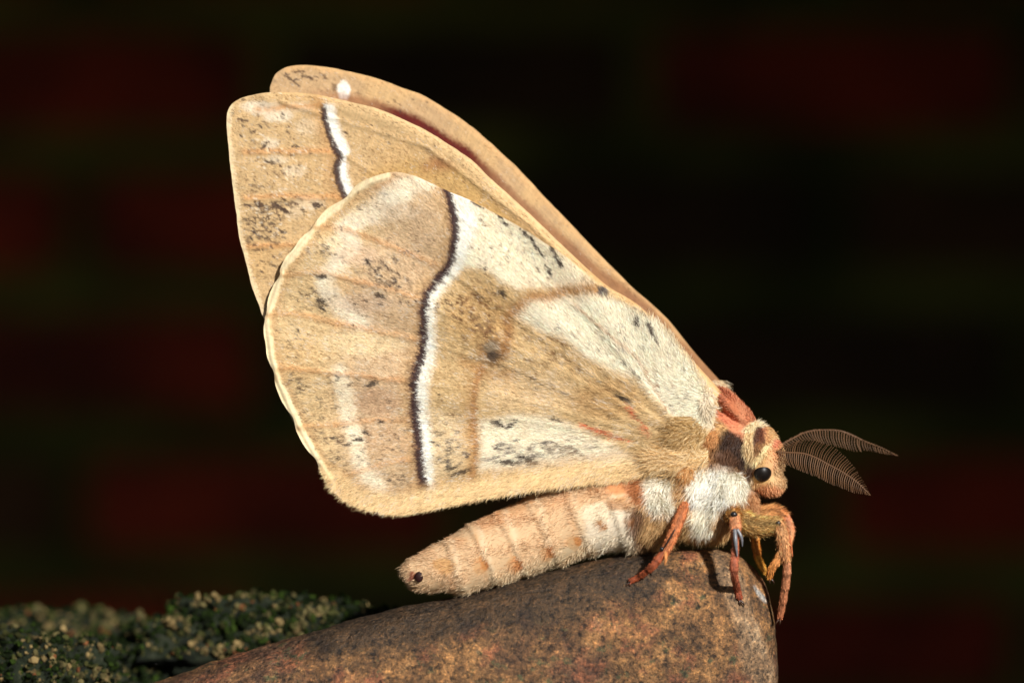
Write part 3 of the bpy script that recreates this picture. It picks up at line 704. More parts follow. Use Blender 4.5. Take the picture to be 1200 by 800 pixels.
def hair_mesh(name, root, dirv, nrm, length, width, col, parent, bend=None, mat=M_hair, tipcol=1.08):
    """tapered two-step ribbons lying along dirv; all in pixel space"""
    n = len(root)
    dirv = dirv / (np.linalg.norm(dirv, axis=1)[:, None] + 1e-9)
    wv = np.cross(dirv, nrm + rng.normal(0, 0.45, (n, 3))); wv /= np.linalg.norm(wv, axis=1)[:, None] + 1e-9
    L = length[:, None]; w = (width / 2)[:, None]
    mid = root + dirv * L * 0.55
    b = rng.normal(0, 0.16, (n, 3)) if bend is None else bend + rng.normal(0, 0.14, (n, 3))
    tip = root + dirv * L + b * L
    V = np.stack([root - wv * w, root + wv * w, mid + wv * w * 0.8, mid - wv * w * 0.8, tip], 1).reshape(-1, 3)
    i = (np.arange(n) * 5)[:, None]
    q = i + np.array([0, 1, 2, 3]); t = i + np.array([3, 2, 4])
    f = np.array([0.93, 0.93, 1.0, 1.0, tipcol])[None, :, None]
    cc = np.clip(col[:, None, :] * f, 0, 0.95).reshape(-1, 3)
    o = mesh_np(name, W(V), [q, t], mat, parent, cc, True, moth_o); o['kind'] = 'stuff'
    return o

def wing_hairs(outline, depth, img, n, base, parent, L=(2.4, 5.4), Wd=(0.4, 0.75), lift=0.035, mirror=False, keep=None, name='scale_fringe'):
    o = smooth_closed(outline, 300); lo, hi = o.min(0), o.max(0)
    xy = rng.uniform(lo, hi, (n * 2, 2)); xy = xy[inpoly(xy[:, 0], xy[:, 1], o)]
    if keep is not None: xy = xy[keep(xy[:, 0], xy[:, 1])]
    xy = xy[:n]
    # a denser row on the rim
    e_, _, _ = pdist(xy[:, 0], xy[:, 1], list(o[::3]) + [o[0]])
    if outline is HIND:
        f_, _, _ = pdist(xy[:, 0], xy[:, 1], HIND[33:49]); g_, _, _ = pdist(xy[:, 0], xy[:, 1], HMARG)
        xy = xy[((e_ > 2.5) | (f_ < 6) | (xy[:, 0] > 745)) & ((g_ > 9.0) | (f_ < 6))]
        k = np.where((o[:, 1] > 545) & (o[:, 0] > 450))[0]; k = k[rng.integers(0, len(k), 4200)]
        xy = np.vstack([xy, o[k] + rng.normal(0, 1.0, (len(k), 2))])
    else:
        xy = xy[e_ > 3]
    d = depth(xy[:, 0], xy[:, 1]); root = np.column_stack([xy, d])
    v = xy - np.array(base); v /= np.linalg.norm(v, axis=1)[:, None] + 1e-9
    dm, _, _ = pdist(xy[:, 0], xy[:, 1], HIND[34:48])
    if outline is HIND:
        f = (1 - sm(10, 30, dm))[:, None]; v = v * (1 - 0.55 * f) + np.array([-0.35, 0.75]) * f * 0.6
    fb = (1 - sm(30, 130, np.hypot(*(xy - np.array(base)).T)))[:, None]; v = v * (1 - 0.8 * fb) + np.array([-0.95, 0.25]) * 0.8 * fb
    v = v + rng.normal(0, 0.2, v.shape)
    dirv = np.column_stack([v, -np.abs(rng.normal(lift, 0.05, len(xy)))])
    ln = rng.uniform(*L, len(xy)); r = np.hypot(*(xy - np.array(base)).T)
    ln = ln * (1 + 1.0 * (1 - sm(40, 320, r)))
    if outline is HIND: ln = ln * (1 + 0.55 * (1 - sm(4, 26, dm)))
    nrm = np.tile(np.array([0, 0, -1.0]), (len(xy), 1))
    jx = xy + rng.normal(0, 0.9, xy.shape)
    c = sample(img, jx[:, 0], jx[:, 1]) * rng.uniform(0.72, 1.22, len(xy))[:, None]
    u = rng.random(len(xy)); mot = fbm(xy[:, 0], xy[:, 1], 11, 3, 140)
    lum = c.mean(1)
    c = c * (1.1 if outline is HIND else 1.0)
    c = np.where(((u < 0.36 * sm(0.45, 0.75, mot)) & (lum > 0.2))[:, None], c * 0.45 + lin((240, 228, 208)) * 0.5, c)
    c = np.where(((u > 1 - 0.15 * sm(0.6, 0.35, mot)) & (lum > 0.2) & (lum < 0.55))[:, None], c * np.array([0.55, 0.47, 0.42]), c)
    return hair_mesh(name, root, dirv, nrm, ln, rng.uniform(*Wd, len(xy)), c, parent)

hw = wing('hindwing', HIND, (545, 410), 1300, 270, hind_depth, R_hind)
fw = wing('forewing', FORE, (480, 270), 1000, 210, fore_depth, R_fore)
ff = wing('forewing', FARF, (520, 240), 800, 130, far_depth, R_far)
fh = wing('hindwing', HIND, (545, 410), 260, 40, lambda x, y: hind_depth(x, y) - 6, R_hind, mirror=True)
hw['label'] = 'near hindwing with dark edged white band, eyespot and pale scalloped margin'
fw['label'] = 'near forewing, tan with a short dark edged white bar'
ff['label'] = 'far forewing showing as a tan strip with a wine red groove'
wing_hairs(HIND, hind_depth, R_hind, 130000, BASE, hw)
wing_hairs(FORE, fore_depth, R_fore, 50000, (850, 480), fw, L=(2.2, 4.5), keep=lambda x, y: ~(inpoly(x, y, HIND) & (sdpoly(x, y, HIND) < -8)))
wing_hairs(FARF, far_depth, R_far, 18000, (850, 480), ff, L=(2.2, 4.5), keep=lambda x, y: ~(inpoly(x, y, FORE) & (sdpoly(x, y, FORE) < -8)))

# ---- body: abdomen loft + thorax and head ellipsoids, fused into one skin
def fuse(parts, voxel):
    bm = bmesh.new()
    for v, f in parts:
        vv = [bm.verts.new((p[0] / 100, p[2] / 100, -p[1] / 100)) for p in v]
        for q in f:
            try: bm.faces.new([vv[k] for k in q])
            except ValueError: pass
    bmesh.ops.recalc_face_normals(bm, faces=bm.faces)
    me = bpy.data.meshes.new('fuse'); bm.to_mesh(me); bm.free()
    o = bpy.data.objects.new('fuse', me); C.objects.link(o)
    r = o.modifiers.new('r', 'REMESH'); r.mode = 'VOXEL'; r.voxel_size = voxel / 100
    s = o.modifiers.new('s', 'SMOOTH'); s.iterations = 3; s.factor = 0.5
    dg = bpy.context.evaluated_depsgraph_get(); ev = o.evaluated_get(dg); em = ev.to_mesh()
    n = len(em.vertices); co = np.empty(n * 3); em.vertices.foreach_get('co', co); co = co.reshape(-1, 3)
    no = np.empty(n * 3); em.vertices.foreach_get('normal', no); no = no.reshape(-1, 3)
    q = np.array([list(p.vertices) for p in em.polygons if len(p.vertices) == 4]); t = [list(p.vertices) for p in em.polygons if len(p.vertices) == 3]
    ev.to_mesh_clear(); bpy.data.objects.remove(o); bpy.data.meshes.remove(me)
    P = np.stack([co[:, 0] * 100, -co[:, 2] * 100, co[:, 1] * 100], 1); N = np.stack([no[:, 0], -no[:, 2], no[:, 1]], 1)
    return P, N, q, t

Sv, Sf = ico(3)
def ell(c, r, rot=0.0):
    v = Sv * np.array(r); cs, sn = math.cos(rot), math.sin(rot)
    return np.stack([c[0] + v[:, 0] * cs - v[:, 1] * sn, c[1] + v[:, 0] * sn + v[:, 1] * cs, c[2] + v[:, 2]], 1), [list(f) for f in Sf]

SEG = [(473, 677, 5), (476, 675.5, 13), (484, 674, 19), (500, 671, 24), (516, 666, 28.5), (534, 663.5, 34), (568, 650, 39.5), (601, 636.5, 41.5), (637, 622, 43), (676, 607, 46), (720, 596, 50), (775, 588, 52)]
def lerp_seg(s):
    a = np.array(SEG, float); k = np.arange(len(a)); return [np.interp(s, k, a[:, j]) for j in range(3)]
rings = []
for i in range(len(SEG) - 1):
    if i < 5:
        for t in np.linspace(0, 1, 5, endpoint=False): rings.append(lerp_seg(i + t))
    else:
        for t in np.linspace(0, 1, 9, endpoint=False):
            x, y, r = lerp_seg(i + t); rings.append([x, y, r + 1.5 * math.exp(-t / 0.25) - 2.2 * math.exp(-(1 - t) / 0.05)])
rings.append(list(SEG[-1]))
rings = np.array(rings); tang = np.gradient(rings[:, :2], axis=0); tang /= np.linalg.norm(tang, axis=1)[:, None]
# let ring planes lean a little, as the overlapping plates do
NA = 56; av, af = [], []
for (x, y, r), tg in zip(rings, tang):
    nn = np.array([-tg[1], tg[0]]); lean = 0.10
    for k in range(NA):
        a = 2 * math.pi * k / NA; u = math.cos(a) * r; w = math.sin(a) * r * 0.98
        av.append((x + nn[0] * u + tg[0] * u * lean, y + nn[1] * u + tg[1] * u * lean, w - 2))
for i in range(len(rings) - 1):
    for k in range(NA):
        a, b = i * NA + k, i * NA + (k + 1) % NA; af.append([a, b, b + NA, a + NA])
af.append(list(range(NA))); af.append(list(range((len(rings) - 1) * NA, len(rings) * NA))[::-1])
body_parts = [(av, af), ell((812, 562, 0), (62, 58, 50)), ell((838, 520, 0), (44, 46, 44), 0.6), ell((862, 512, 0), (26, 34, 36)), ell((826, 596, 0), (58, 36, 44)), ell((770, 596, 0), (40, 42, 46)),
              ell((893, 536, 0), (22, 38, 26), 0.05), ell((903, 566, 0), (17, 14, 18)), ell((906, 540, 0), (13, 26, 20)), ell((866, 594, 0), (24, 26, 28)), ell((862, 482, 0), (36, 13, 38), 0.80),
              ell((776, 574, -32), (18, 24, 16)), ell((838, 578, -30), (34, 34, 18))]
BP, BN, BQ, BT = fuse(body_parts, 1.6)

def body_color(x, y, d=None):
    img = np.empty(x.shape + (3,)); img[:] = lin((206, 164, 112))
    n = fbm(x, y, 12, 3, 81); X = x + 8 * (n - 0.5); Y = y + 8 * (fbm(x, y, 12, 3, 82) - 0.5)
    def blob(cx, cy, rx, ry, col, a=1.0, rot=0.0):
        nonlocal img
        c, s = math.cos(rot), math.sin(rot); u = (X - cx) * c + (Y - cy) * s; v = -(X - cx) * s + (Y - cy) * c
        img = lerp(img, col, (1 - sm(0.55, 1.35, (u / rx) ** 2 + (v / ry) ** 2)) * a)
    ab = 1 - sm(740, 760, x)
    img = lerp(img, (222, 188, 150), ab)
    A = np.array(SEG, float)
    ax = np.interp(x, A[:, 0], A[:, 1]); off = y - ax            # + towards the belly
    img = lerp(img, (220, 160, 108), ab * sm(-8, -40, off) * 0.5 * sm(0.3, 0.6, n))
    img = lerp(img, (236, 214, 180), ab * sm(16, 40, off) * 0.75)
    for i in range(5, 11):
        bx, by, br = SEG[i]; tg = np.array([SEG[min(i + 1, 11)][0] - SEG[i - 1][0], SEG[min(i + 1, 11)][1] - SEG[i - 1][1]], float); tg /= np.linalg.norm(tg)
        s = (X - bx) * tg[0] + (Y - by) * tg[1] + 0.10 * off
        img = lerp(img, (246, 230, 202), ab * np.exp(-((s - 3) / 3.0) ** 2) * 0.3)
        img = lerp(img, (196, 138, 84), ab * np.exp(-((s + 4) / 2.0) ** 2) * 0.35 * sm(0.35, 0.6, n))
    for (px_, py_) in [(567, 661), (607, 659), (646, 646), (676, 634), (708, 615)]:
        blob(px_, py_, 5, 8, (200, 124, 66), 0.9, -0.4); blob(px_ - 5, py_ + 2, 8, 10, (214, 160, 104), 0.5)
    blob(522, 662, 14, 10, (214, 160, 92), 0.6)
    blob(718, 620, 34, 30, (236, 222, 202), 0.95, -0.2); blob(700, 600, 20, 12, (238, 222, 196), 0.8); blob(708, 615, 4, 8, (176, 120, 64), 0.9, -0.5)
    blob(732, 568, 26, 12, (214, 146, 96), 0.9); blob(752, 574, 13, 16, (176, 106, 52), 0.9); blob(728, 592, 14, 8, (196, 140, 82), 0.6)
    blob(750, 612, 12, 20, (110, 70, 38), 0.9); blob(762, 630, 16, 18, (112, 74, 42), 0.8); blob(738, 608, 8, 6, (150, 96, 48), 0.6)
    blob(790, 622, 40, 22, (202, 164, 112), 0.9); blob(806, 632, 12, 18, (218, 182, 122), 0.8)
    blob(778, 560, 22, 26, (214, 186, 142), 0.8); blob(776, 580, 19, 22, (240, 232, 218), 1.0); blob(766, 572, 10, 14, (236, 226, 210), 0.8)
    blob(806, 556, 9, 12, (198, 140, 80), 0.8); blob(808, 530, 26, 14, (206, 162, 104), 0.8); blob(806, 506, 20, 14, (172, 130, 74), 0.8)
    blob(834, 514, 12, 11, (208, 150, 92), 0.95, -0.4); blob(848, 538, 28, 14, (150, 102, 58), 0.8, 0.4)
    blob(863, 524, 23, 25, (62, 38, 24), 1.0, 0.1); blob(852, 534, 16, 10, (112, 72, 42), 0.7, 0.4)
    blob(838, 578, 30, 36, (248, 242, 232), 1.0); blob(862, 568, 22, 16, (246, 238, 224), 0.95, 0.2); blob(828, 606, 18, 20, (246, 236, 218), 0.95); blob(816, 556, 12, 18, (244, 236, 222), 0.9)
    blob(856, 608, 16, 16, (204, 162, 108), 0.85); blob(886, 588, 12, 18, (196, 140, 94), 0.8); blob(846, 632, 26, 12, (210, 172, 114), 0.9)
    blob(864, 486, 44, 19, (212, 140, 104), 1.0, 0.72); blob(850, 466, 26, 7, (186, 102, 66), 0.6, 0.8); blob(854, 490, 14, 8, (208, 112, 84), 0.5, 0.5); blob(876, 484, 30, 4, (176, 116, 86), 0.3, 0.72)
    blob(880, 524, 9, 30, (232, 206, 160), 0.95, -0.05); blob(884, 499, 15, 5, (236, 220, 184), 0.95, -0.3); blob(889, 512, 8, 11, (92, 50, 36), 0.95); blob(890, 526, 7, 9, (150, 104, 66), 0.85)
    blob(896, 530, 22, 4, (240, 220, 172), 0.9, -0.95); blob(880, 550, 7, 9, (78, 44, 28), 0.95)
    blob(908, 530, 7, 16, (222, 164, 116), 0.9, 0.1); blob(907, 520, 4, 6, (204, 104, 74), 0.7); blob(913, 556, 12, 18, (216, 178, 132), 0.9); blob(902, 574, 18, 8, (222, 156, 108), 0.95); blob(903, 546, 6, 14, (226, 176, 130), 0.8)
    blob(484, 675, 3.5, 5, (150, 80, 60), 0.9)
    return img * np.array([1.0, 0.985, 0.92])
bc = body_color(BP[:, 0], BP[:, 1])
faces = [BQ] + ([np.array(BT)] if BT else [])
body = mesh_np('body', W(BP), faces, M_body, moth, bc * 0.92, True, moth_o)

# fur
near = (BN[:, 2] < 0.35) | (rng.random(len(BP)) < 0.35)
cand = np.where(near)[0]
def fur(n, mask, L, Wd, flowf, lift, parent, lenf=None, name='fur'):
    c = cand[mask(BP[cand])]
    k = rng.choice(c, n)
    root = BP[k] + rng.normal(0, 0.8, (n, 3)); nr = BN[k]; root = root - nr * 1.0
    fl = flowf(root); fl = fl - nr * np.sum(fl * nr, 1)[:, None]
    q1, q2 = root[:, 0] + root[:, 2], root[:, 1]
    cl = np.stack([fbm(q1, q2, 16, 2, s_) - 0.5 for s_ in (301, 302, 303)], 1) * 1.9
    dirv = fl / (np.linalg.norm(fl, axis=1)[:, None] + 1e-6) + cl + nr * lift + rng.normal(0, 0.2, (n, 3))
    ln = rng.uniform(*L, n)
    if lenf is not None: ln *= lenf(root)
    col = (body_color(root[:, 0], root[:, 1]) * 1.08 + 0.03) * rng.uniform(0.72, 1.14, n)[:, None]
    col = np.where(((rng.random(n) < 0.22) & (col.mean(1) < 0.62))[:, None], col * np.array([0.74, 0.62, 0.52]), col)
    bend = np.tile(np.array([0, 0.10, 0]), (n, 1))
    return hair_mesh(name, root, dirv, nr, ln, rng.uniform(*Wd, n), col, parent, bend)
def fl_abd(p): return np.tile(np.array([-0.95, 0.35, 0]), (len(p), 1))
def fl_thx(p):
    v = np.tile(np.array([-0.55, 0.8, 0.0]), (len(p), 1))
    v[:, 0] += 0.9 * sm(875, 905, p[:, 0]); v[:, 1] -= 0.6 * sm(880, 910, p[:, 0]) * sm(560, 530, p[:, 1]); v[:, 1] -= 0.8 * sm(520, 490, p[:, 1])
    return v
fur(62000, lambda p: p[:, 0] < 750, (3.5, 7.5), (0.35, 0.7), fl_abd, 0.15, body)
def lenf(p):
    x, y = p[:, 0], p[:, 1]
    f = 0.75 + 0.6 * np.exp(-(((x - 838) / 40) ** 2 + ((y - 590) / 40) ** 2)) + 0.4 * np.exp(-(((x - 776) / 24) ** 2 + ((y - 585) / 24) ** 2))
    f = f * (1 - 0.78 * np.exp(-(((x - 862) / 28) ** 2 + ((y - 480) / 22) ** 2))) * (1 - 0.5 * sm(876, 890, x)) * (1 - 0.5 * np.exp(-(((x - 864) / 20) ** 2 + ((y - 500) / 36) ** 2)))
    return f
eye_c = np.array([893.5, 553.0])
fur(90000, lambda p: (p[:, 0] > 738) & (np.hypot(p[:, 0] - eye_c[0], p[:, 1] - eye_c[1]) > 13), (7, 15), (0.45, 0.95), fl_thx, 0.55, body, lenf)

# eye
def solid_mat(name, col, rough, spec=0.5):
    m, n, b = new_mat(name)
    tc = n.nodes.new('ShaderNodeTexCoord'); f = noise_fac(n, tc.outputs['Object'], 4000, 3)
    n.links.new(ramp(n, f, [(0.3, tuple(c * 0.75 for c in col)), (0.7, tuple(c * 1.2 for c in col))]), b.inputs['Base Color'])
    b.inputs['Roughness'].default_value = rough; b.inputs['Specular IOR Level'].default_value = spec
    return m
M_eye = solid_mat('eye', (0.010, 0.007, 0.006), 0.38, 0.22)
M_black = solid_mat('black_shell', (0.012, 0.010, 0.010), 0.3)
M_spur = solid_mat('spur', (0.16, 0.16, 0.17), 0.3)
M_claw = solid_mat('claw', (0.05, 0.022, 0.012), 0.35)
M_hole = solid_mat('dark_opening', (0.022, 0.005, 0.004), 0.6, 0.2)
for sgn in (-1, 1):
    v, f = ell((893.5, 553, sgn * 17), (10.8, 11.6, 9)); e = mesh_np('eye', W(v), [np.array(f)], M_eye, moth, None, True, moth_o)
v, f = ell((491, 675.5, -23.4), (5.0, 6.2, 2.0)); mesh_np('tail_opening', W(v), [np.array(f)], M_hole, moth, None, True, moth_o)

# ---- tubes for legs and antennae
def tube(pts, rad, n=12, sub=6, flat=1.0, segs=0):
    """pts (k,3) with radii, smoothed; returns verts, quads (closed ends)"""
    P = smooth_open(np.column_stack([np.array(pts, float), rad]), max(len(pts) * sub, 4)); c = P[:, :3]; r = P[:, 3]
    if segs:
        sw = (np.linspace(0, segs, len(r)) % 1.0); r = r * (0.86 + 0.12 * sw ** 1.5)
    tg = np.gradient(c, axis=0); tg /= np.linalg.norm(tg, axis=1)[:, None] + 1e-9
    ref = np.array([0.13, 0.2, 1.0]); a = np.cross(tg, ref); a /= np.linalg.norm(a, axis=1)[:, None] + 1e-9; b = np.cross(tg, a)
    th = np.linspace(0, 2 * np.pi, n, endpoint=False)
    V = c[:, None] + r[:, None, None] * (np.cos(th)[None, :, None] * a[:, None] + flat * np.sin(th)[None, :, None] * b[:, None])
    V = V.reshape(-1, 3); i = np.arange(len(c) * n).reshape(len(c), n); j = np.roll(i, -1, 1)
    q = np.stack([i[:-1], j[:-1], j[1:], i[1:]], -1).reshape(-1, 4)
    V = np.vstack([V, c[:1] - tg[:1] * r[0] * 0.6, c[-1:] + tg[-1:] * r[-1] * 0.6]); e0, e1 = len(V) - 2, len(V) - 1
    t = np.vstack([np.stack([j[0], i[0], np.full(n, e0)], -1), np.stack([i[-1], j[-1], np.full(n, e1)], -1)])
    nr = (np.cos(th)[None, :, None] * a[:, None] + np.sin(th)[None, :, None] * b[:, None]).reshape(-1, 3)
    return V, q, t, nr, np.repeat(tg, n, 0)

def leg_piece(name, pts, rad, col, parent, hairs=0, hl=(3, 6), ecol=None, mat=None, sub=7):
    sg = 4 if name == 'tarsus' else 0
    rad = [q_ * 0.88 for q_ in rad]
    V, q, t, nr, tg = tube(pts, rad, 14, sub if not sg else 9, 1.0, sg)
    k = len(V)
    c = np.tile(lin(col), (k, 1)) * (0.72 + 0.5 * fbm(V[:, 0], V[:, 1], 5, 3, 97))[:, None]
    if ecol is not None:
        s = np.linspace(0, 1, (k - 2) // 14); s = np.concatenate([np.repeat(s, 14), [0, 1]])[:, None]
        c = c * (1 - s) + lin(ecol) * s * (0.72 + 0.5 * fbm(V[:, 0], V[:, 1], 5, 3, 97))[:, None]
    if sg:
        sw = np.linspace(0, sg, (k - 2) // 14) % 1.0; sw = np.concatenate([np.repeat(sw, 14), [0.5, 0.5]]); c = c * (1 - 0.55 * np.exp(-(sw / 0.10) ** 2))[:, None]
    st = np.tile(np.array([1.0, 1.12, 0.9, 0.62, 0.95, 1.1, 0.8, 1.05, 1.15, 0.66, 0.9, 1.1, 0.85, 0.7]), (k - 2) // 14); st = np.concatenate([st, [1, 1]])
    c = c * (st * (0.66 + 0.6 * vnoise(V[:, 0] / 1.8, V[:, 1] / 1.8 + V[:, 2], 98)))[:, None]
    c = c * np.array([1.02, 1.0, 0.80])
    o = mesh_np(name, W(V), [q, t], mat or M_leg, parent, c, True, moth_o)
    if hairs:
        hairs = int(hairs * (5 if hl[1] <= 5 else 2.6)); p = rng.integers(0, k - 17, hairs); f_ = rng.random((hairs, 1)); g_ = rng.random((hairs, 1)); p1 = np.where((p + 1) % 14 == 0, p - 13, p + 1); root = (V[p] * (1 - f_) + V[p + 14] * f_) * (1 - g_) + (V[p1] * (1 - f_) + V[p1 + 14] * f_) * g_; d = tg[p] + nr[p] * 0.35 + rng.normal(0, 0.18, (hairs, 3))
        hair_mesh('fur', root, d, nr[p], rng.uniform(*hl, hairs), rng.uniform(0.4, 0.8, hairs), c[p] * rng.uniform(0.55, 1.65, hairs)[:, None], o)
    return o
def onrock(x, y, up=2.5): return (x, y, float(rock_front(np.array(x), np.array(y))) - up)
def claws(parent, x, y, d, s=1):
    for a in (-2.2, 2.2):
        V, q, t, _, _ = tube([(x, y, d), (x + s * 2 + a, y + 5, d - 1), (x + s * 3 + a, y + 8, d + 2)], [1.3, 1.0, 0.3], 6, 4)
        mesh_np('claw', W(V), [q, t], M_claw, parent, None, True, moth_o)
def spot(parent, c, r, name='joint', mat=M_black):
    v, f = ell(c, r); mesh_np(name, W(v), [np.array(f)], mat, parent, None, True, moth_o)

O1, O2, O3, PK = (206, 128, 90), (168, 90, 64), (214, 150, 100), (206, 132, 100)
def new_leg(x, y, d, label):
    e = empty('leg', (0, 0, 0)); e.parent = moth; e['label'] = label; return e
# hind leg, near side
lg = new_leg(800, 595, -50, 'orange hind leg planted on the rock beside the abdomen')
leg_piece('tibia', [(803, 590, -44), (797, 606, -56), (788, 628, -62), (777, 651, -64)], [5.5, 7.2, 7.0, 5.2], O1, lg, 260, (2, 5))
f1 = onrock(738, 681, 3.0)
leg_piece('tarsus', [(778, 646, -64), (766, 662, -66), (757, 670, (f1[2] - 66) / 2 - 1), (748, 676, f1[2] - 1), f1], [5.6, 6.0, 4.6, 4.6, 3.8], O2, lg, 120, (1.5, 3), (150, 74, 50))
leg_piece('spur', [(780, 646, -67), (780, 656, -70), (779, 662, -70)], [2.2, 1.8, 0.5], (226, 150, 96), lg)
spot(lg, (775.5, 643, -69), (2.6, 2.8, 2)); claws(lg, f1[0], f1[1], f1[2], -1)
V, q, t, _, _ = tube([(791, 620, -69.2), (783, 634, -70), (778, 642, -69)], [0.7, 1.0, 0.6], 6, 5); mesh_np('groove', W(V), [q, t], M_black, lg, None, True, moth_o)
# mid leg, near side
lg = new_leg(862, 600, -50, 'coral mid leg with dark spurs reaching straight down the rock')
leg_piece('femur', [(852, 606, -30), (858, 602, -48), (862, 606, -58)], [9, 9, 8], (208, 160, 106), lg, 500, (5, 10))
leg_piece('tibia', [(861, 604, -60), (862, 616, -66), (862, 632, -68), (861, 655, -70)], [6.2, 7.6, 4.6, 5.0], (226, 160, 122), lg, 260, (2, 4), (188, 104, 84))
f2 = onrock(867, 702, 3.0)
leg_piece('tarsus', [(861, 650, -70), (860, 664, -72), (861, 676, min(f2[2], -64)), (864, 690, f2[2]), f2], [5.0, 6.4, 5.2, 5.0, 4.4], (188, 108, 86), lg, 160, (1.5, 3), (146, 72, 52))
leg_piece('spur', [(861, 620, -72), (862, 634, -76), (864, 652, -76)], [2.6, 2.8, 0.7], O1, lg, mat=M_spur); leg_piece('spur', [(864, 620, -72), (869, 630, -74), (870, 640, -73)], [2.4, 2.0, 0.5], O1, lg, mat=M_spur)
spot(lg, (860, 602.5, -66), (4.2, 3.4, 3)); claws(lg, f2[0], f2[1], f2[2], 1)
# front leg, near side
lg = new_leg(880, 612, -36, 'furry tan front leg bent over the front of the rock')
leg_piece('femur', [(864, 606, -26), (882, 615, -36), (898, 616, -42), (911, 614, -46)], [14, 13, 11, 8], (222, 184, 132), lg, 1500, (5, 9))
leg_piece('tibia', [(912, 612, -47), (917, 626, -50), (919, 642, -50), (921, 656, -48)], [6.5, 8.5, 7.5, 5], (226, 172, 130), lg, 500, (3, 7), (224, 160, 118))
f3p = onrock(913, 724, 2.0)
leg_piece('tarsus', [(922, 654, -46), (922, 672, -38), (919, 695, -26), (916, 713, -16), (914, 724, -12)], [5.0, 6.2, 5.6, 5.0, 3.8], (208, 144, 114), lg, 160, (1.5, 3), (192, 118, 88))
spot(lg, (912, 613, -53), (3.4, 3.4, 2.5)); claws(lg, 914, 724, -12, -1)
leg_piece('spur', [(921, 618, -50), (926, 634, -52), (929, 652, -50)], [1.8, 1.8, 0.4], (206, 120, 84), lg)
# front leg, far side
lg = new_leg(890, 600, 30, 'far front leg with tan femur arching below the face')
leg_piece('femur', [(872, 604, 10), (890, 602, 18), (908, 600, 20), (919, 605, 20)], [13, 11, 9, 6], (216, 164, 112), lg, 1000, (4, 8), (220, 150, 104))
leg_piece('tibia', [(920, 604, 20), (925, 618, 16), (924, 634, 10), (917, 648, 4)], [5.5, 6.5, 5.5, 5], (220, 146, 118), lg, 200, (2, 4), (226, 172, 128))
leg_piece('tarsus', [(917, 646, 4), (910, 658, 2), (904, 668, 4), (902, 676, 8)], [5.5, 5.6, 5.0, 3.6], (222, 156, 106), lg, 140, (2, 4), (216, 140, 72))
claws(lg, 902, 676, 8, 1)
# mid leg, far side
lg = new_leg(884, 620, 20, 'amber far mid leg stepping onto the rock')
leg_piece('tibia', [(878, 606, 10), (884, 622, 12), (886, 640, 10), (888, 654, 8)], [6, 5.6, 5.4, 4.6], (214, 140, 70), lg, 160, (2, 4))
leg_piece('tarsus', [(887, 650, 8), (890, 658, 6), (895, 667, 6), (898, 671, 8)], [4.4, 5.0, 4.4, 3.2], (228, 172, 82), lg, 120, (2, 4), (224, 160, 74))
claws(lg, 897, 670, 8, 1)
# hind leg, far side (behind the body)
lg = new_leg(800, 600, 40, 'far hind leg behind the body')
leg_piece('tibia', [(803, 596, 40), (796, 612, 56), (788, 632, 66), (780, 648, 72)], [6, 7, 6.5, 5], O1, lg)
leg_piece('tarsus', [(781, 646, 72), (768, 655, 76), (752, 664, 82), (742, 668, 86)], [5.4, 5.4, 4.6, 3.6], O2, lg)

# ---- antennae: shaft with two combs of barbs
def antenna(shaft, up, down, d0, dtip, label, nb=46, updep=6, dndep=10, lean=5):
    root = empty('antenna', (0, 0, 0)); root.parent = moth; root['label'] = label
    S_ = smooth_open(np.array(shaft, float), 400); Uo = smooth_open(np.array(up, float), 400); Do = smooth_open(np.array(down, float), 400)
    dep = np.linspace(d0, dtip, 400)
    pts = np.column_stack([S_, dep])
    V, q, t, _, _ = tube(pts[::12], np.linspace(1.2, 0.5, len(pts[::12])), 8, 3)
    c = np.tile(lin((108, 76, 50)), (len(V), 1)); mesh_np('shaft', W(V), [q, t], M_ant, root, c, True, moth_o)
    for nm, edge, dd in (('upper_comb', Uo, updep), ('lower_comb', Do, dndep)):
        VV, QQ, TT, CC = [], [], [], []; off = 0
        for k in range(nb):
            s = 0.02 + 0.96 * k / (nb - 1); i = int(s * 399); j = min(int(s * 399 + lean * 2), 399)
            a = pts[i]; e = edge[j]; L = math.hypot(e[0] - a[0], e[1] - a[1]) + 1.5
            tip = np.array([e[0], e[1], a[2] - dd * min(L / 22, 1)]) + rng.normal(0, 0.35, 3)
            mid = (a + tip) / 2 + np.array([-1.8 * (L / 20), 0, dd * 0.22])
            V, q, t, _, _ = tube([a, mid, tip], [0.66, 0.6, 0.32], 5, 3)
            VV.append(V); QQ.append(q + off); TT.append(t + off); off += len(V)
            CC.append(np.tile(lin((112, 80, 54)) * rng.uniform(0.6, 1.35), (len(V), 1)))
            # fine cilia along each barb
            for m in range(int(L / 3.2)):
                f = (m + 0.5) / (L / 3.2); p = a * (1 - f) + tip * f + (mid - (a + tip) / 2) * 4 * f * (1 - f)
                tp = p + np.array([2.3, 1.0 if nm == 'upper_comb' else 0.6, rng.normal(0, 0.6)])
                VV.append(np.array([p + [0, 0.22, 0], p - [0, 0.22, 0], tp])); TT.append(np.array([[0, 1, 2]]) + off); off += 3
                CC.append(np.tile(lin((84, 60, 42)), (3, 1)))
        o = mesh_np(nm, W(np.vstack(VV)), [np.vstack(QQ), np.vstack(TT)], M_ant, root, np.vstack(CC), True, moth_o); o['kind'] = 'stuff'
    return root
antenna([(910, 529), (924, 530), (941, 531), (956, 536), (971, 544), (986, 552), (1001, 562), (1011, 571), (1020, 580)],
        [(912, 526), (927, 519), (941, 514), (954, 515), (969, 520), (983, 528), (998, 543), (1010, 561), (1020, 580)],
        [(914, 540), (925, 546), (939, 552), (957, 559), (974, 567), (992, 574), (1004, 578), (1013, 579), (1020, 580)], -20, -36, 'near feathery brown antenna, broad comb facing out')
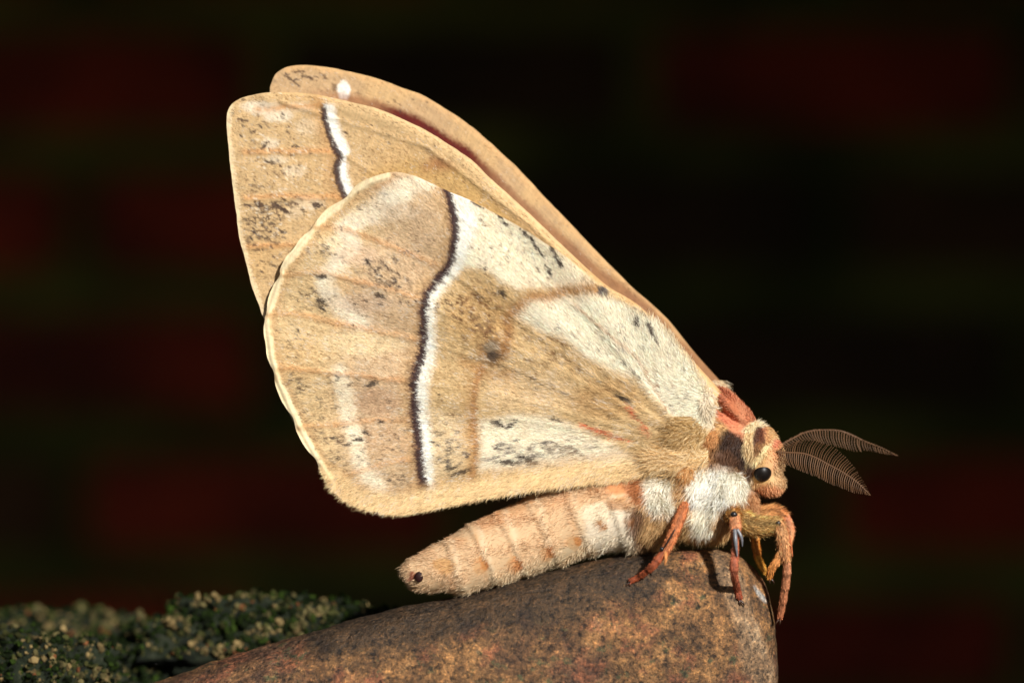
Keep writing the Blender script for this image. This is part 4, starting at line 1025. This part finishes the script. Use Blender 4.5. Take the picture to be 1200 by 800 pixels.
antenna([(910, 524), (930, 513), (942, 507), (957, 504), (980, 504), (995, 508), (1014, 517), (1032, 524), (1052, 534)],
        [(912, 522), (932, 511), (944, 506), (960, 503), (983, 505), (998, 511), (1016, 518), (1036, 526), (1052, 534)],
        [(916, 530), (936, 519), (950, 516), (966, 520), (985, 525), (1002, 529), (1018, 528), (1036, 532), (1052, 534)], 20, 34, 'far feathery brown antenna, seen almost edge on', 46, -8, 4, 4)
# ---- loose tufts of the thorax laid over the wing roots
def tuft(n, cx, cy, rx, ry, dep, dirx, diry, L, cols, parent=body):
    a = rng.normal(0, 0.5, (n, 2)).clip(-1, 1); p = np.column_stack([cx + a[:, 0] * rx, cy + a[:, 1] * ry, dep + 6 * (a ** 2).sum(1)])
    d = np.tile(np.array([dirx, diry, -0.12]), (n, 1)) + rng.normal(0, 0.28, (n, 3)) * np.array([1, 1, 0.4])
    cl = np.stack([fbm(p[:, 0], p[:, 1], 9, 2, s_) - 0.5 for s_ in (401, 402)], 1); d[:, :2] += cl * 1.6
    c = lin(cols)[rng.integers(0, len(cols), n)] * rng.uniform(0.8, 1.15, n)[:, None]
    hair_mesh('fur', p, d, np.tile(np.array([0, 0, -1.0]), (n, 1)), rng.uniform(*L, n), rng.uniform(0.45, 0.9, n), c, parent)
tuft(1500, 803, 508, 24, 20, -57, -0.8, 0.35, (9, 18), [(178, 140, 86), (202, 166, 110), (164, 124, 72), (222, 192, 142)])
tuft(900, 826, 476, 9, 22, -52, 0.3, 0.5, (7, 13), [(240, 226, 200), (232, 214, 184)])
tuft(260, 842, 452, 9, 6, 30, 0.6, 0.3, (5, 9), [(236, 218, 184), (224, 196, 152)])
tuft(170, 884, 499, 11, 3, -14, 0.5, -0.5, (5, 10), [(240, 226, 194), (228, 204, 160)])
tuft(2600, 796, 538, 34, 16, -56, -0.95, 0.25, (14, 28), [(226, 192, 138), (238, 212, 166), (206, 162, 104)])
tuft(600, 804, 552, 8, 12, -58, -0.3, 0.9, (6, 12), [(206, 150, 90), (196, 134, 76), (220, 176, 120)])
